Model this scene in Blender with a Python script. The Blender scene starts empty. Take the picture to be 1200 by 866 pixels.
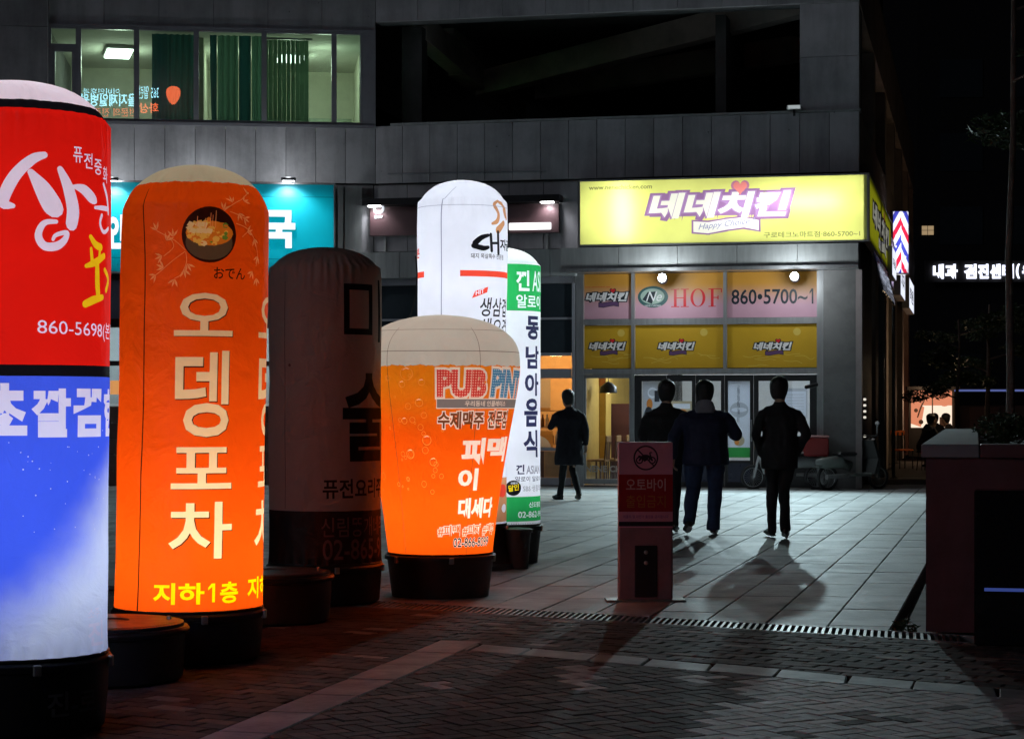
import bpy, bmesh, math, random
import numpy as np
from mathutils import Vector, Matrix, noise
from mathutils.geometry import delaunay_2d_cdt
R = math.radians
PI = math.pi
random.seed(7)
scene = bpy.context.scene
C = scene.collection

# ------------------------------------------------------------------ camera
F_PX, CX, HOR, HCAM = 2400.0, 600.0, 479.0, 1.45
cam_d = bpy.data.cameras.new('camera')
cam = bpy.data.objects.new('camera', cam_d)
C.objects.link(cam)
cam.location = (0, 0, HCAM)
cam.rotation_euler = (PI / 2, 0, 0)
cam_d.sensor_width = 36
cam_d.lens = F_PX / 1200 * 36
cam_d.shift_y = (HOR - 433) / 1200
cam_d.clip_end = 2000
scene.camera = cam
# ------------------------------------------------------------------ night sky, added faint fill light, exposure
W = bpy.data.worlds.new('World')
scene.world = W
W.use_nodes = True
nt = W.node_tree
bg = nt.nodes['Background']
sky = nt.nodes.new('ShaderNodeTexSky')
sky.sky_type = 'NISHITA'
sky.sun_disc = False
sky.sun_elevation = R(-6)
sky.sun_rotation = R(200)
nt.links.new(sky.outputs[0], bg.inputs[0])
bg.inputs[1].default_value = 0.05
sd = bpy.data.lights.new('facade_fill', 'SUN')  # weak sun lamp added to lift the facade, not a known moon
sd.energy = 0.11
sd.angle = R(20)
sd.color = (0.80, 0.84, 1.0)
sun = bpy.data.objects.new('facade_fill', sd)
C.objects.link(sun)
sun.rotation_euler = (R(70), 0, R(-48))
scene.view_settings.view_transform = 'Standard'
scene.view_settings.look = 'None'
scene.view_settings.exposure = 0.0
scene.view_settings.gamma = 1.0
scene.cycles.max_bounces = 6
scene.cycles.sample_clamp_indirect = 3.0


# ------------------------------------------------------------------ pixel <-> place
def G(px, py, z=0.0):
    d = (HCAM - z) * F_PX / (py - HOR)
    return Vector(((px - CX) / F_PX * d, d, z))


def proj(x, y, z):
    return CX + x / y * F_PX, HOR - (z - HCAM) / y * F_PX


# ------------------------------------------------------------------ materials
MATS = {}


def nodes(m):
    m.use_nodes = True
    t = m.node_tree
    return t, t.nodes, t.links


def mat(name, col, rough=0.6, metal=0.0, var=0.12, scale=6.0, bump=0.0, bscale=40.0, emit=0.0, ecol=None,
        rnd=0.0, spec=0.5, coat=0.0, col2=None, stretch=(1, 1, 1), stain=0.0):
    if name in MATS:
        return MATS[name]
    m = bpy.data.materials.new(name)
    t, n, l = nodes(m)
    p = n['Principled BSDF']
    p.inputs['Roughness'].default_value = rough
    p.inputs['Metallic'].default_value = metal
    p.inputs['Specular IOR Level'].default_value = spec
    p.inputs['Coat Weight'].default_value = coat
    tc = n.new('ShaderNodeTexCoord')
    mp = n.new('ShaderNodeMapping')
    mp.inputs['Scale'].default_value = stretch
    l.new(tc.outputs['Object'], mp.inputs[0])
    oi = n.new('ShaderNodeObjectInfo')
    ad = n.new('ShaderNodeVectorMath')
    ad.operation = 'ADD'
    sc = n.new('ShaderNodeMath')
    sc.operation = 'MULTIPLY'
    sc.inputs[1].default_value = 37.0 if rnd else 0.0
    l.new(oi.outputs['Random'], sc.inputs[0])
    l.new(mp.outputs[0], ad.inputs[0])
    l.new(sc.outputs[0], ad.inputs[1])
    no = n.new('ShaderNodeTexNoise')
    no.inputs['Scale'].default_value = scale
    no.inputs['Detail'].default_value = 6
    no.inputs['Roughness'].default_value = 0.65
    l.new(ad.outputs[0], no.inputs['Vector'])
    mx = n.new('ShaderNodeMix')
    mx.data_type = 'RGBA'
    c2 = col2 or tuple(c * 0.55 for c in col)
    mx.inputs[6].default_value = (*c2, 1)
    mx.inputs[7].default_value = (*[min(1, c * (1 + var)) for c in col], 1)
    mr = n.new('ShaderNodeMapRange')
    mr.inputs[1].default_value = 0.5 - 0.35
    mr.inputs[2].default_value = 0.5 + 0.08
    mr.inputs[3].default_value = 1 - min(1, var * 3.5)
    mr.inputs[4].default_value = 1
    l.new(no.outputs[0], mr.inputs[0])
    l.new(mr.outputs[0], mx.inputs[0])
    out = mx.outputs[2]
    if rnd:
        hv = n.new('ShaderNodeHueSaturation')
        mr2 = n.new('ShaderNodeMapRange')
        mr2.inputs[3].default_value = 1 - rnd
        mr2.inputs[4].default_value = 1 + rnd
        l.new(oi.outputs['Random'], mr2.inputs[0])
        l.new(mr2.outputs[0], hv.inputs['Value'])
        l.new(out, hv.inputs['Color'])
        out = hv.outputs[0]
    if stain:
        ge = n.new('ShaderNodeNewGeometry')
        ns = n.new('ShaderNodeTexNoise')
        ns.inputs['Scale'].default_value = 0.9
        ns.inputs['Detail'].default_value = 9
        ns.inputs['Roughness'].default_value = 0.72
        l.new(ge.outputs['Position'], ns.inputs['Vector'])
        ms_ = n.new('ShaderNodeMapRange')
        ms_.inputs[1].default_value = 0.36
        ms_.inputs[2].default_value = 0.56
        ms_.inputs[3].default_value = 1 - stain
        ms_.inputs[4].default_value = 1.0
        l.new(ns.outputs[0], ms_.inputs[0])
        nv = n.new('ShaderNodeTexVoronoi')
        nv.inputs['Scale'].default_value = 2.6
        l.new(ge.outputs['Position'], nv.inputs['Vector'])
        mg_ = n.new('ShaderNodeMapRange')
        mg_.inputs[1].default_value = 0.030
        mg_.inputs[2].default_value = 0.045
        mg_.inputs[3].default_value = 0.45
        mg_.inputs[4].default_value = 1.0
        l.new(nv.outputs['Distance'], mg_.inputs[0])
        mm_ = n.new('ShaderNodeMath')
        mm_.operation = 'MULTIPLY'
        l.new(ms_.outputs[0], mm_.inputs[0])
        l.new(mg_.outputs[0], mm_.inputs[1])
        h2 = n.new('ShaderNodeHueSaturation')
        l.new(mm_.outputs[0], h2.inputs['Value'])
        l.new(out, h2.inputs['Color'])
        out = h2.outputs[0]
    l.new(out, p.inputs['Base Color'])
    mr3 = n.new('ShaderNodeMapRange')
    mr3.inputs[3].default_value = min(1, rough + 0.12)
    mr3.inputs[4].default_value = max(0.02, rough - 0.12)
    l.new(no.outputs[0], mr3.inputs[0])
    l.new(mr3.outputs[0], p.inputs['Roughness'])
    if bump:
        n2 = n.new('ShaderNodeTexNoise')
        n2.inputs['Scale'].default_value = bscale
        n2.inputs['Detail'].default_value = 5
        l.new(ad.outputs[0], n2.inputs['Vector'])
        b = n.new('ShaderNodeBump')
        b.inputs['Strength'].default_value = bump
        b.inputs['Distance'].default_value = 0.01
        l.new(n2.outputs[0], b.inputs['Height'])
        l.new(b.outputs[0], p.inputs['Normal'])
    if emit:
        p.inputs['Emission Color'].default_value = (*(ecol or col), 1)
        p.inputs['Emission Strength'].default_value = emit
    MATS[name] = m
    return m


def cloth(name, col, tr=0.6, bump=0.25, kind='plain', col2=None, a=0.0, b=1.0, wr=5.0):
    """thin sheet (balloon fabric, sign face): part reflects, part lets the lamps inside through"""
    if name in MATS:
        return MATS[name]
    m = bpy.data.materials.new(name)
    t, n, l = nodes(m)
    n.remove(n['Principled BSDF'])
    o = n['Material Output']
    d = n.new('ShaderNodeBsdfDiffuse')
    q = n.new('ShaderNodeBsdfTranslucent')
    g = n.new('ShaderNodeBsdfGlossy')
    g.inputs['Roughness'].default_value = 0.45
    mx = n.new('ShaderNodeMixShader')
    mx.inputs[0].default_value = tr
    mg = n.new('ShaderNodeMixShader')
    mg.inputs[0].default_value = 0.03
    l.new(d.outputs[0], mx.inputs[1])
    l.new(q.outputs[0], mx.inputs[2])
    l.new(mx.outputs[0], mg.inputs[1])
    l.new(g.outputs[0], mg.inputs[2])
    l.new(mg.outputs[0], o.inputs[0])
    uv = n.new('ShaderNodeTexCoord')
    no = n.new('ShaderNodeTexNoise')
    no.inputs['Scale'].default_value = 2.2
    no.inputs['Detail'].default_value = 4
    l.new(uv.outputs['UV'], no.inputs['Vector'])
    hv = n.new('ShaderNodeHueSaturation')
    mr = n.new('ShaderNodeMapRange')
    mr.inputs[3].default_value = 0.84
    mr.inputs[4].default_value = 1.1
    l.new(no.outputs[0], mr.inputs[0])
    l.new(mr.outputs[0], hv.inputs['Value'])
    if kind == 'grad' or kind == 'blend':
        sx = n.new('ShaderNodeSeparateXYZ')
        l.new(uv.outputs['UV'], sx.inputs[0])
        r = n.new('ShaderNodeMapRange')
        r.interpolation_type = 'SMOOTHSTEP'
        r.inputs[1].default_value = a
        r.inputs[2].default_value = b
        if kind == 'blend':   # soft printed transition along a slanted, wavering line
            ma = n.new('ShaderNodeMath')
            ma.operation = 'MULTIPLY_ADD'
            ma.inputs[1].default_value = -1.0
            l.new(sx.outputs['X'], ma.inputs[0])
            l.new(sx.outputs['Y'], ma.inputs[2])
            mb = n.new('ShaderNodeMath')
            mb.operation = 'MULTIPLY_ADD'
            mb.inputs[1].default_value = 0.5
            l.new(no.outputs[0], mb.inputs[0])
            l.new(ma.outputs[0], mb.inputs[2])
            l.new(mb.outputs[0], r.inputs[0])
        else:
            l.new(sx.outputs['Y'], r.inputs[0])
        cm = n.new('ShaderNodeMix')
        cm.data_type = 'RGBA'
        cm.inputs[6].default_value = (*col, 1)
        cm.inputs[7].default_value = (*col2, 1)
        l.new(r.outputs[0], cm.inputs[0])
        l.new(cm.outputs[2], hv.inputs['Color'])
    elif kind == 'dots':
        vm = n.new('ShaderNodeVectorMath')
        vm.operation = 'MULTIPLY'
        vm.inputs[1].default_value = (50, 50, 0)
        l.new(uv.outputs['UV'], vm.inputs[0])
        vf = n.new('ShaderNodeVectorMath')
        vf.operation = 'FRACTION'
        l.new(vm.outputs[0], vf.inputs[0])
        vd = n.new('ShaderNodeVectorMath')
        vd.operation = 'DISTANCE'
        vd.inputs[1].default_value = (0.5, 0.5, 0)
        l.new(vf.outputs[0], vd.inputs[0])
        lt = n.new('ShaderNodeMath')
        lt.operation = 'LESS_THAN'
        lt.inputs[1].default_value = 0.27
        l.new(vd.outputs['Value'], lt.inputs[0])
        cm = n.new('ShaderNodeMix')
        cm.data_type = 'RGBA'
        cm.inputs[6].default_value = (*col, 1)
        cm.inputs[7].default_value = (*col2, 1)
        l.new(lt.outputs[0], cm.inputs[0])
        l.new(cm.outputs[2], hv.inputs['Color'])
    else:
        hv.inputs['Color'].default_value = (*col, 1)
    l.new(hv.outputs[0], d.inputs[0])
    l.new(hv.outputs[0], q.inputs[0])
    if bump:
        n2 = n.new('ShaderNodeTexNoise')
        n2.inputs['Scale'].default_value = wr
        n2.inputs['Detail'].default_value = 5
        n2.inputs['Distortion'].default_value = 0.6
        l.new(uv.outputs['UV'], n2.inputs['Vector'])
        wv = n.new('ShaderNodeTexNoise')
        wv.inputs['Scale'].default_value = 260
        l.new(uv.outputs['UV'], wv.inputs['Vector'])
        am = n.new('ShaderNodeMath')
        am.operation = 'MULTIPLY_ADD'
        am.inputs[1].default_value = 0.03
        l.new(wv.outputs[0], am.inputs[0])
        l.new(n2.outputs[0], am.inputs[2])
        bb = n.new('ShaderNodeBump')
        bb.inputs['Strength'].default_value = bump
        bb.inputs['Distance'].default_value = 0.08
        l.new(am.outputs[0], bb.inputs['Height'])
        for s_ in (d, q, g):
            l.new(bb.outputs[0], s_.inputs['Normal'])
    MATS[name] = m
    return m


def glass(name, tint=(0.9, 1, 0.95), refl=1.0):
    if name in MATS:
        return MATS[name]
    m = bpy.data.materials.new(name)
    t, n, l = nodes(m)
    n.remove(n['Principled BSDF'])
    o = n['Material Output']
    tr = n.new('ShaderNodeBsdfTransparent')
    tr.inputs[0].default_value = (*tint, 1)
    g = n.new('ShaderNodeBsdfGlossy')
    g.inputs['Roughness'].default_value = 0.0
    g.inputs[0].default_value = (refl, refl, refl, 1)
    fr = n.new('ShaderNodeFresnel')
    fr.inputs[0].default_value = 1.75
    mx = n.new('ShaderNodeMixShader')
    l.new(fr.outputs[0], mx.inputs[0])
    l.new(tr.outputs[0], mx.inputs[1])
    l.new(g.outputs[0], mx.inputs[2])
    l.new(mx.outputs[0], o.inputs[0])
    MATS[name] = m
    return m


def glow(name, col, s):
    if name in MATS:
        return MATS[name]
    m = bpy.data.materials.new(name)
    t, n, l = nodes(m)
    n.remove(n['Principled BSDF'])
    e = n.new('ShaderNodeEmission')
    e.inputs[0].default_value = (*col, 1)
    e.inputs[1].default_value = s
    l.new(e.outputs[0], n['Material Output'].inputs[0])
    MATS[name] = m
    return m


# ------------------------------------------------------------------ objects
def props(o, label=None, cat=None, group=None, kind=None):
    if label: o['label'] = label
    if cat: o['category'] = cat
    if group: o['group'] = group
    if kind: o['kind'] = kind
    return o


def thing(name, label=None, cat=None, loc=(0, 0, 0), rz=0.0, group=None, kind=None, parent=None):
    o = bpy.data.objects.new(name, None)
    C.objects.link(o)
    o.location = loc
    o.rotation_euler = (0, 0, rz)
    o.empty_display_size = 0.2
    o.parent = parent
    return props(o, label, cat, group, kind)


def copy_tree(o, parent=None):
    c = o.copy()
    C.objects.link(c)
    c.parent = parent
    for ch in list(o.children):
        copy_tree(ch, c)
    return c


class MB:
    def __init__(self):
        self.v, self.f, self.m = [], [], []

    def add(self, v, f, mi=0):
        k = len(self.v)
        self.v += [tuple(p) for p in v]
        self.f += [tuple(i + k for i in q) for q in f]
        self.m += [mi] * len(f)
        return self

    def box(self, x0, x1, y0, y1, z0, z1, mi=0, M=None):
        v = [Vector(p) for p in ((x0, y0, z0), (x1, y0, z0), (x1, y1, z0), (x0, y1, z0),
                                 (x0, y0, z1), (x1, y0, z1), (x1, y1, z1), (x0, y1, z1))]
        if M is not None:
            v = [M @ p for p in v]
        return self.add(v, [(3, 2, 1, 0), (4, 5, 6, 7), (0, 1, 5, 4), (1, 2, 6, 5), (2, 3, 7, 6), (3, 0, 4, 7)], mi)

    def cbox(self, x0, x1, y0, y1, z0, z1, c=0.01, mi=0, M=None):
        """box with chamfered vertical and top edges"""
        pts = [(x0 + c, y0), (x1 - c, y0), (x1, y0 + c), (x1, y1 - c), (x1 - c, y1), (x0 + c, y1), (x0, y1 - c), (x0, y0 + c)]
        cx, cy = (x0 + x1) / 2, (y0 + y1) / 2
        ins = [(cx + (p[0] - cx) * (1 - 2 * c / (x1 - x0)), cy + (p[1] - cy) * (1 - 2 * c / (y1 - y0))) for p in pts]
        rings = [[(p[0], p[1], z0 + c) for p in pts], [(p[0], p[1], z1 - c) for p in pts], [(p[0], p[1], z1) for p in ins]]
        rings = [[(p[0], p[1], z0) for p in ins]] + rings
        return self.loft(rings, mi, M=M)

    def loft(self, rings, mi=0, cap=True, M=None):
        n = len(rings[0])
        v, f = [], []
        for r in rings:
            v += [Vector(p) if M is None else M @ Vector(p) for p in r]
        for i in range(len(rings) - 1):
            for j in range(n):
                a, b = i * n + j, i * n + (j + 1) % n
                f.append((a, b, b + n, a + n))
        if cap:
            f.append(tuple(reversed(range(n))))
            f.append(tuple(range((len(rings) - 1) * n, len(rings) * n)))
        return self.add(v, f, mi)

    def prism(self, poly, z0, z1, mi=0, M=None, c=0.0):
        a = sum(poly[i][0] * poly[(i + 1) % len(poly)][1] - poly[(i + 1) % len(poly)][0] * poly[i][1] for i in range(len(poly)))
        if a < 0: poly = poly[::-1]
        if c:
            gx = sum(p[0] for p in poly) / len(poly)
            gy = sum(p[1] for p in poly) / len(poly)
            ins = []
            for p in poly:
                d = math.hypot(p[0] - gx, p[1] - gy) or 1
                ins.append((p[0] + (gx - p[0]) * c * 1.4 / d, p[1] + (gy - p[1]) * c * 1.4 / d))
            return self.loft([[(p[0], p[1], z0) for p in poly], [(p[0], p[1], z1 - c) for p in poly], [(p[0], p[1], z1) for p in ins]], mi, M=M)
        return self.loft([[(p[0], p[1], z0) for p in poly], [(p[0], p[1], z1) for p in poly]], mi, M=M)

    def tube(self, pts, r, n=8, mi=0, M=None, cap=True, closed=False):
        pts = [Vector(p) for p in pts]
        rs = r if isinstance(r, (list, tuple)) else [r] * len(pts)
        rings = []
        up = None
        for i, p in enumerate(pts):
            if closed:
                t = pts[(i + 1) % len(pts)] - pts[i - 1]
            else:
                t = pts[min(i + 1, len(pts) - 1)] - pts[max(i - 1, 0)]
            t.normalize()
            if up is None:
                up = t.orthogonal().normalized()
            up = (up - t * up.dot(t))
            if up.length < 1e-5: up = t.orthogonal()
            up.normalize()
            s = t.cross(up)
            ri = rs[i]
            ra, rb = ri if isinstance(ri, tuple) else (ri, ri)
            rings.append([p + up * math.cos(2 * PI * k / n) * ra + s * math.sin(2 * PI * k / n) * rb for k in range(n)])
        if closed:
            rings.append(rings[0])
            cap = False
        return self.loft(rings, mi, cap, M)

    def lathe(self, prof, n=32, c=(0, 0, 0), mi=0, M=None, cap=True):
        rings = [[(c[0] + r * math.cos(2 * PI * k / n), c[1] + r * math.sin(2 * PI * k / n), c[2] + z) for k in range(n)] for r, z in prof]
        return self.loft(rings, mi, cap, M)

    def ball(self, c, r, n=10, mi=0, M=None):
        rx, ry, rz = r if isinstance(r, tuple) else (r, r, r)
        rings = []
        for i in range(n + 1):
            a = -PI / 2 + PI * i / n
            q = max(math.cos(a), 0.02)
            rings.append([(c[0] + rx * q * math.cos(2 * PI * k / (n * 2)), c[1] + ry * q * math.sin(2 * PI * k / (n * 2)), c[2] + rz * math.sin(a)) for k in range(n * 2)])
        return self.loft(rings, mi, True, M)

    def build(self, name, mats, parent=None, smooth=False, **kw):
        me = bpy.data.meshes.new(name)
        me.from_pydata(self.v, [], self.f)
        for m in (mats if isinstance(mats, (list, tuple)) else [mats]):
            me.materials.append(m)
        if any(self.m):
            me.polygons.foreach_set('material_index', self.m)
        me.validate()
        o = bpy.data.objects.new(name, me)
        C.objects.link(o)
        o.parent = parent
        if smooth:
            me.shade_smooth()
            if smooth != 'all':
                try:
                    me.set_sharp_from_angle(angle=R(38))
                except Exception:
                    pass
        return props(o, **kw)


def lamp(name, kind, loc, energy, col, parent=None, aim=None, radius=0.05, spot=None, size=None, blend=0.3):
    d = bpy.data.lights.new(name, kind)
    d.energy = energy
    d.color = col
    if kind in ('POINT', 'SPOT'): d.shadow_soft_size = radius
    if spot:
        d.spot_size = R(spot)
        d.spot_blend = blend
    if size:
        d.shape = 'RECTANGLE'
        d.size, d.size_y = size
    o = bpy.data.objects.new(name, d)
    C.objects.link(o)
    o.location = loc
    o.parent = parent
    if aim is not None:
        o.rotation_euler = (Vector(aim) - Vector(loc)).to_track_quat('-Z', 'Y').to_euler()
    return o


# ------------------------------------------------------------------ flat print: lettering and shapes cut into a sheet
TCACHE = {}


def tpolys(body, bold=0.0, res=3, space=1.0):
    key = (body, bold, res, space)
    if key in TCACHE: return TCACHE[key]
    cu = bpy.data.curves.new('t', 'FONT')
    cu.body = body
    cu.resolution_u = res
    cu.offset = bold
    cu.space_character = space
    ob = bpy.data.objects.new('t', cu)
    C.objects.link(ob)
    me = bpy.data.meshes.new_from_object(ob.evaluated_get(bpy.context.evaluated_depsgraph_get()))
    pts = [(v.co.x, v.co.y) for v in me.vertices]
    pol = [[pts[i] for i in p.vertices] for p in me.polygons]
    bpy.data.objects.remove(ob)
    bpy.data.curves.remove(cu)
    bpy.data.meshes.remove(me)
    pol = [p for p in pol if abs(parea(p)) > 1e-9]
    xs = [q[0] for p in pol for q in p]
    ys = [q[1] for p in pol for q in p]
    TCACHE[key] = (pol, (min(xs), min(ys), max(xs), max(ys)))
    return TCACHE[key]


def parea(p):
    return sum(p[i][0] * p[(i + 1) % len(p)][1] - p[(i + 1) % len(p)][0] * p[i][1] for i in range(len(p))) / 2


def fit(body, box, bold=0.02, shear=0.0, ref=None, space=1.0, rot=0.0, skew=0.0):
    """lettering fitted to box (x0,y0,x1,y1); ref = the same text at another weight whose bounds define the fit"""
    pol, bb = tpolys(body, bold, space=space)
    if ref is not None: bb = tpolys(body, ref, space=space)[1]
    x0, y0, x1, y1 = box
    sx = (x1 - x0) / (bb[2] - bb[0])
    sy = (y1 - y0) / (bb[3] - bb[1])
    out = []
    mx, my = (x0 + x1) / 2, (y0 + y1) / 2
    for p in pol:
        q = []
        for a, b in p:
            X = x0 + (a - bb[0]) * sx
            Y = y0 + (b - bb[1]) * sy
            X += shear * (Y - y0)
            Y += skew * (X - x0)
            if rot:
                dx, dy = X - mx, Y - my
                X, Y = mx + dx * math.cos(rot) - dy * math.sin(rot), my + dx * math.sin(rot) + dy * math.cos(rot)
            q.append((X, Y))
        out.append(q)
    return out


def disc(cx, cy, rx, ry=None, n=20, a0=0):
    ry = ry or rx
    return [[(cx + rx * math.cos(a0 + 2 * PI * k / n), cy + ry * math.sin(a0 + 2 * PI * k / n)) for k in range(n)]]


def ringp(cx, cy, r, w, n=20, ry=None):
    ry = ry or r
    out = []
    for k in range(n):
        a, b = 2 * PI * k / n, 2 * PI * (k + 1) / n
        out.append([(cx + (r - w) * math.cos(a), cy + (ry - w) * math.sin(a)), (cx + r * math.cos(a), cy + ry * math.sin(a)),
                    (cx + r * math.cos(b), cy + ry * math.sin(b)), (cx + (r - w) * math.cos(b), cy + (ry - w) * math.sin(b))])
    return out


def stroke(pts, w):
    """brush stroke: pts [(x,y[,width])]"""
    out = []
    P = [(p[0], p[1], (p[2] if len(p) > 2 else w) / 2) for p in pts]
    # smooth
    Q = []
    for i in range(len(P) - 1):
        p0, p1, p2, p3 = P[max(i - 1, 0)], P[i], P[i + 1], P[min(i + 2, len(P) - 1)]
        for k in range(4):
            t = k / 4
            Q.append(tuple(0.5 * (2 * b + (c - a) * t + (2 * a - 5 * b + 4 * c - d) * t * t + (3 * b - a - 3 * c + d) * t ** 3)
                           for a, b, c, d in zip(p0, p1, p2, p3)))
    Q.append(P[-1])
    for i in range(len(Q) - 1):
        (ax, ay, aw), (bx, by, bw) = Q[i], Q[i + 1]
        d = math.hypot(bx - ax, by - ay)
        if d < 1e-6: continue
        nx, ny = -(by - ay) / d, (bx - ax) / d
        out.append([(ax - nx * aw, ay - ny * aw), (bx - nx * bw, by - ny * bw), (bx + nx * bw, by + ny * bw), (ax + nx * aw, ay + ny * aw)])
    for x, y, w_ in Q:
        out += disc(x, y, w_ * 1.0, n=10)
    return out


def band(U, v0, v1, w0=0.0, w1=0.0, n=160):
    """printed band right round a tube between heights v0 and v1, its edges frayed by w0 and w1"""
    out = []
    f = lambda u, w: w * (math.sin(u * 31) * .6 + math.sin(u * 83 + 1) * .5 + math.sin(u * 197) * .35)
    for i in range(n):
        a, b = -U + 2 * U * i / n, -U + 2 * U * (i + 1) / n
        out.append([(a, v0 + f(a, w0)), (b, v0 + f(b, w0)), (b, v1 + f(b, w1)), (a, v1 + f(a, w1))])
    return out


def rect(x0, y0, x1, y1):
    return [[(x0, y0), (x1, y0), (x1, y1), (x0, y1)]]


def inside(x, y, P):
    r = False
    j = len(P) - 1
    for i in range(len(P)):
        a, b = P[i], P[j]
        if (a.y > y) != (b.y > y) and x < (b.x - a.x) * (y - a.y) / (b.y - a.y) + a.x: r = not r
        j = i
    return r


def sheet(name, box, nx, ny, layers, mp, mats, parent=None, base=0, smooth=True, **kw):
    """one continuous sheet over box, print layers cut in as faces of their own colour, then bent by mp(u,v)->xyz.
    layers: [(material index, [polygons])] painted bottom to top; base: index or function(u,v)"""
    x0, y0, x1, y1 = box
    V, Fc, lay = [], [], []
    for i in range(nx + 1):
        for j in range(ny + 1):
            V.append(Vector((x0 + (x1 - x0) * i / nx, y0 + (y1 - y0) * j / ny)))
    for i in range(nx):
        for j in range(ny):
            a = i * (ny + 1) + j
            Fc.append([a, a + ny + 1, a + ny + 2, a + 1])
            lay.append(-1)
    for li, (mi, pols) in enumerate(layers):
        for p in pols:
            ar = parea(p)
            if abs(ar) < 1e-8: continue
            if ar < 0: p = p[::-1]
            k = len(V)
            V += [Vector((q[0] + 1.3e-6, q[1] - 1.7e-6)) for q in p]
            Fc.append(list(range(k, k + len(p))))
            lay.append(li)
    rv, _, rf, _, _, ro = delaunay_2d_cdt(V, [], Fc, 1, 1e-6, True)
    faces, mis = [], []
    nb = nx * ny
    for f, og in zip(rf, ro):
        if not og or min(og) >= nb: continue
        cx = sum(rv[i].x for i in f) / len(f)
        cy = sum(rv[i].y for i in f) / len(f)
        L = max((lay[i] for i in og if i < nb or inside(cx, cy, [V[k] for k in Fc[i]])), default=-1)
        mis.append(layers[L][0] if L >= 0 else (base(cx, cy) if callable(base) else base))
        faces.append(tuple(f))
    me = bpy.data.meshes.new(name)
    me.from_pydata([mp(p.x, p.y) for p in rv], [], faces)
    for m in mats: me.materials.append(m)
    me.polygons.foreach_set('material_index', mis)
    uvl = me.uv_layers.new(name='UVMap')
    li = np.zeros(len(me.loops), dtype=np.int32)
    me.loops.foreach_get('vertex_index', li)
    co = np.array([(p.x, p.y) for p in rv])
    uvl.data.foreach_set('uv', co[li].ravel())
    if smooth:
        me.shade_smooth()
        e = 2e-3
        ns = []
        for p in rv:
            du = Vector(mp(p.x + e, p.y)) - Vector(mp(p.x - e, p.y))
            dv = Vector(mp(p.x, min(p.y + e, y1))) - Vector(mp(p.x, p.y - e))
            nn = du.cross(dv)
            ns.append(nn.normalized() if nn.length > 1e-12 else Vector((0, 0, 1)))
        me.normals_split_custom_set_from_vertices(ns)
    o = bpy.data.objects.new(name, me)
    C.objects.link(o)
    o.parent = parent
    return props(o, **kw)


# ================================================================== GROUND
M_ground = mat('ground_dark', (0.05, 0.047, 0.045), 0.9, var=0.3, scale=3, bump=0.3)
M_stone = mat('granite_paving', (0.30, 0.31, 0.31), 0.62, var=0.25, scale=2.5, bump=0.5, bscale=25, rnd=0.26, stain=0.45)
M_joint = mat('paving_joint', (0.03, 0.03, 0.03), 0.95)
M_kerb = mat('kerb_stone', (0.30, 0.295, 0.29), 0.65, var=0.25, scale=5, bump=0.5, bscale=30, rnd=0.2, stain=0.5)
M_bdark = mat('dark_paver', (0.055, 0.038, 0.036), 0.8, var=0.3, scale=14, bump=0.7, bscale=60, rnd=0.4, stain=0.4)
M_bred = mat('red_brown_paver', (0.10, 0.06, 0.05), 0.78, var=0.3, scale=14, bump=0.7, bscale=60, rnd=0.45, stain=0.4)
M_blight = mat('pale_paver', (0.52, 0.52, 0.50), 0.7, var=0.3, scale=12, bump=0.7, bscale=60, rnd=0.25, stain=0.4)

MB().box(-90, 90, -40, 160, -0.6, -0.135).build('ground', M_ground, kind='structure')

JD = Vector((0.237, 0.971, 0)).normalized()          # paving joint direction = side wall direction
g0, g1 = G(560, 714.5), G(1085, 745.5)
GD = (g1 - g0).normalized()                          # drain grate direction
GN = Vector((-GD.y, GD.x, 0))                        # towards the plaza
if GN.y < 0: GN = -GN


def hp(poly, p, n):
    """keep the side of poly where (q-p).n >= 0"""
    out = []
    m = len(poly)
    for i in range(m):
        a, b = Vector((*poly[i], 0)), Vector((*poly[(i + 1) % m], 0))
        da, db = (a - p).dot(n), (b - p).dot(n)
        if da >= 0: out.append((a.x, a.y))
        if (da >= 0) != (db >= 0):
            q = a + (b - a) * (da / (da - db))
            out.append((q.x, q.y))
    return out


def center(p): return sum(q[0] for q in p) / len(p), sum(q[1] for q in p) / len(p)


def vis(p, m=25):
    x, y = center(p)
    if y < 8.6: return False
    a, b = proj(x, y, 0)
    return -m < a < 1200 + m and b < 866 + m


def lay_stones(name, polys, mats, parent, thick, ch, limit=300, tilt=0.0015):
    """polys [(poly, mat)]: the ones that show largest become parts, the rest one joined part"""
    polys = [(p, m) for p, m in polys if len(p) >= 3 and abs(parea(p)) > 0.0012]

    def size(pm):
        x, y = center(pm[0])
        return (abs(parea(pm[0])) / y ** 3) if vis(pm[0]) else 0
    polys.sort(key=size, reverse=True)
    cache = {}
    rest = {}
    for k, (p, m) in enumerate(polys):
        dz = random.uniform(-tilt, tilt)
        if k < limit and vis(p, 5):
            cx, cy = center(p)
            loc = [(round(a - cx, 4), round(b - cy, 4)) for a, b in p]
            key = (tuple((round(a, 3), round(b, 3)) for a, b in loc), mats[m].name)
            if key not in cache:
                o = MB().prism(loc, -thick, 0, c=ch).build(name, mats[m], parent)
                cache[key] = o.data
            else:
                o = bpy.data.objects.new(name, cache[key])
                C.objects.link(o)
                o.parent = parent
            o.location = (cx, cy, dz)
            o.rotation_euler = (random.uniform(-1, 1) * tilt * 2, random.uniform(-1, 1) * tilt * 2, 0)
        else:
            rest.setdefault(m, MB()).prism(p, -thick, dz, c=ch)
    for m, mb in rest.items():
        mb.build(name + 's_beyond', mats[m], parent, kind='stuff')


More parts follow.
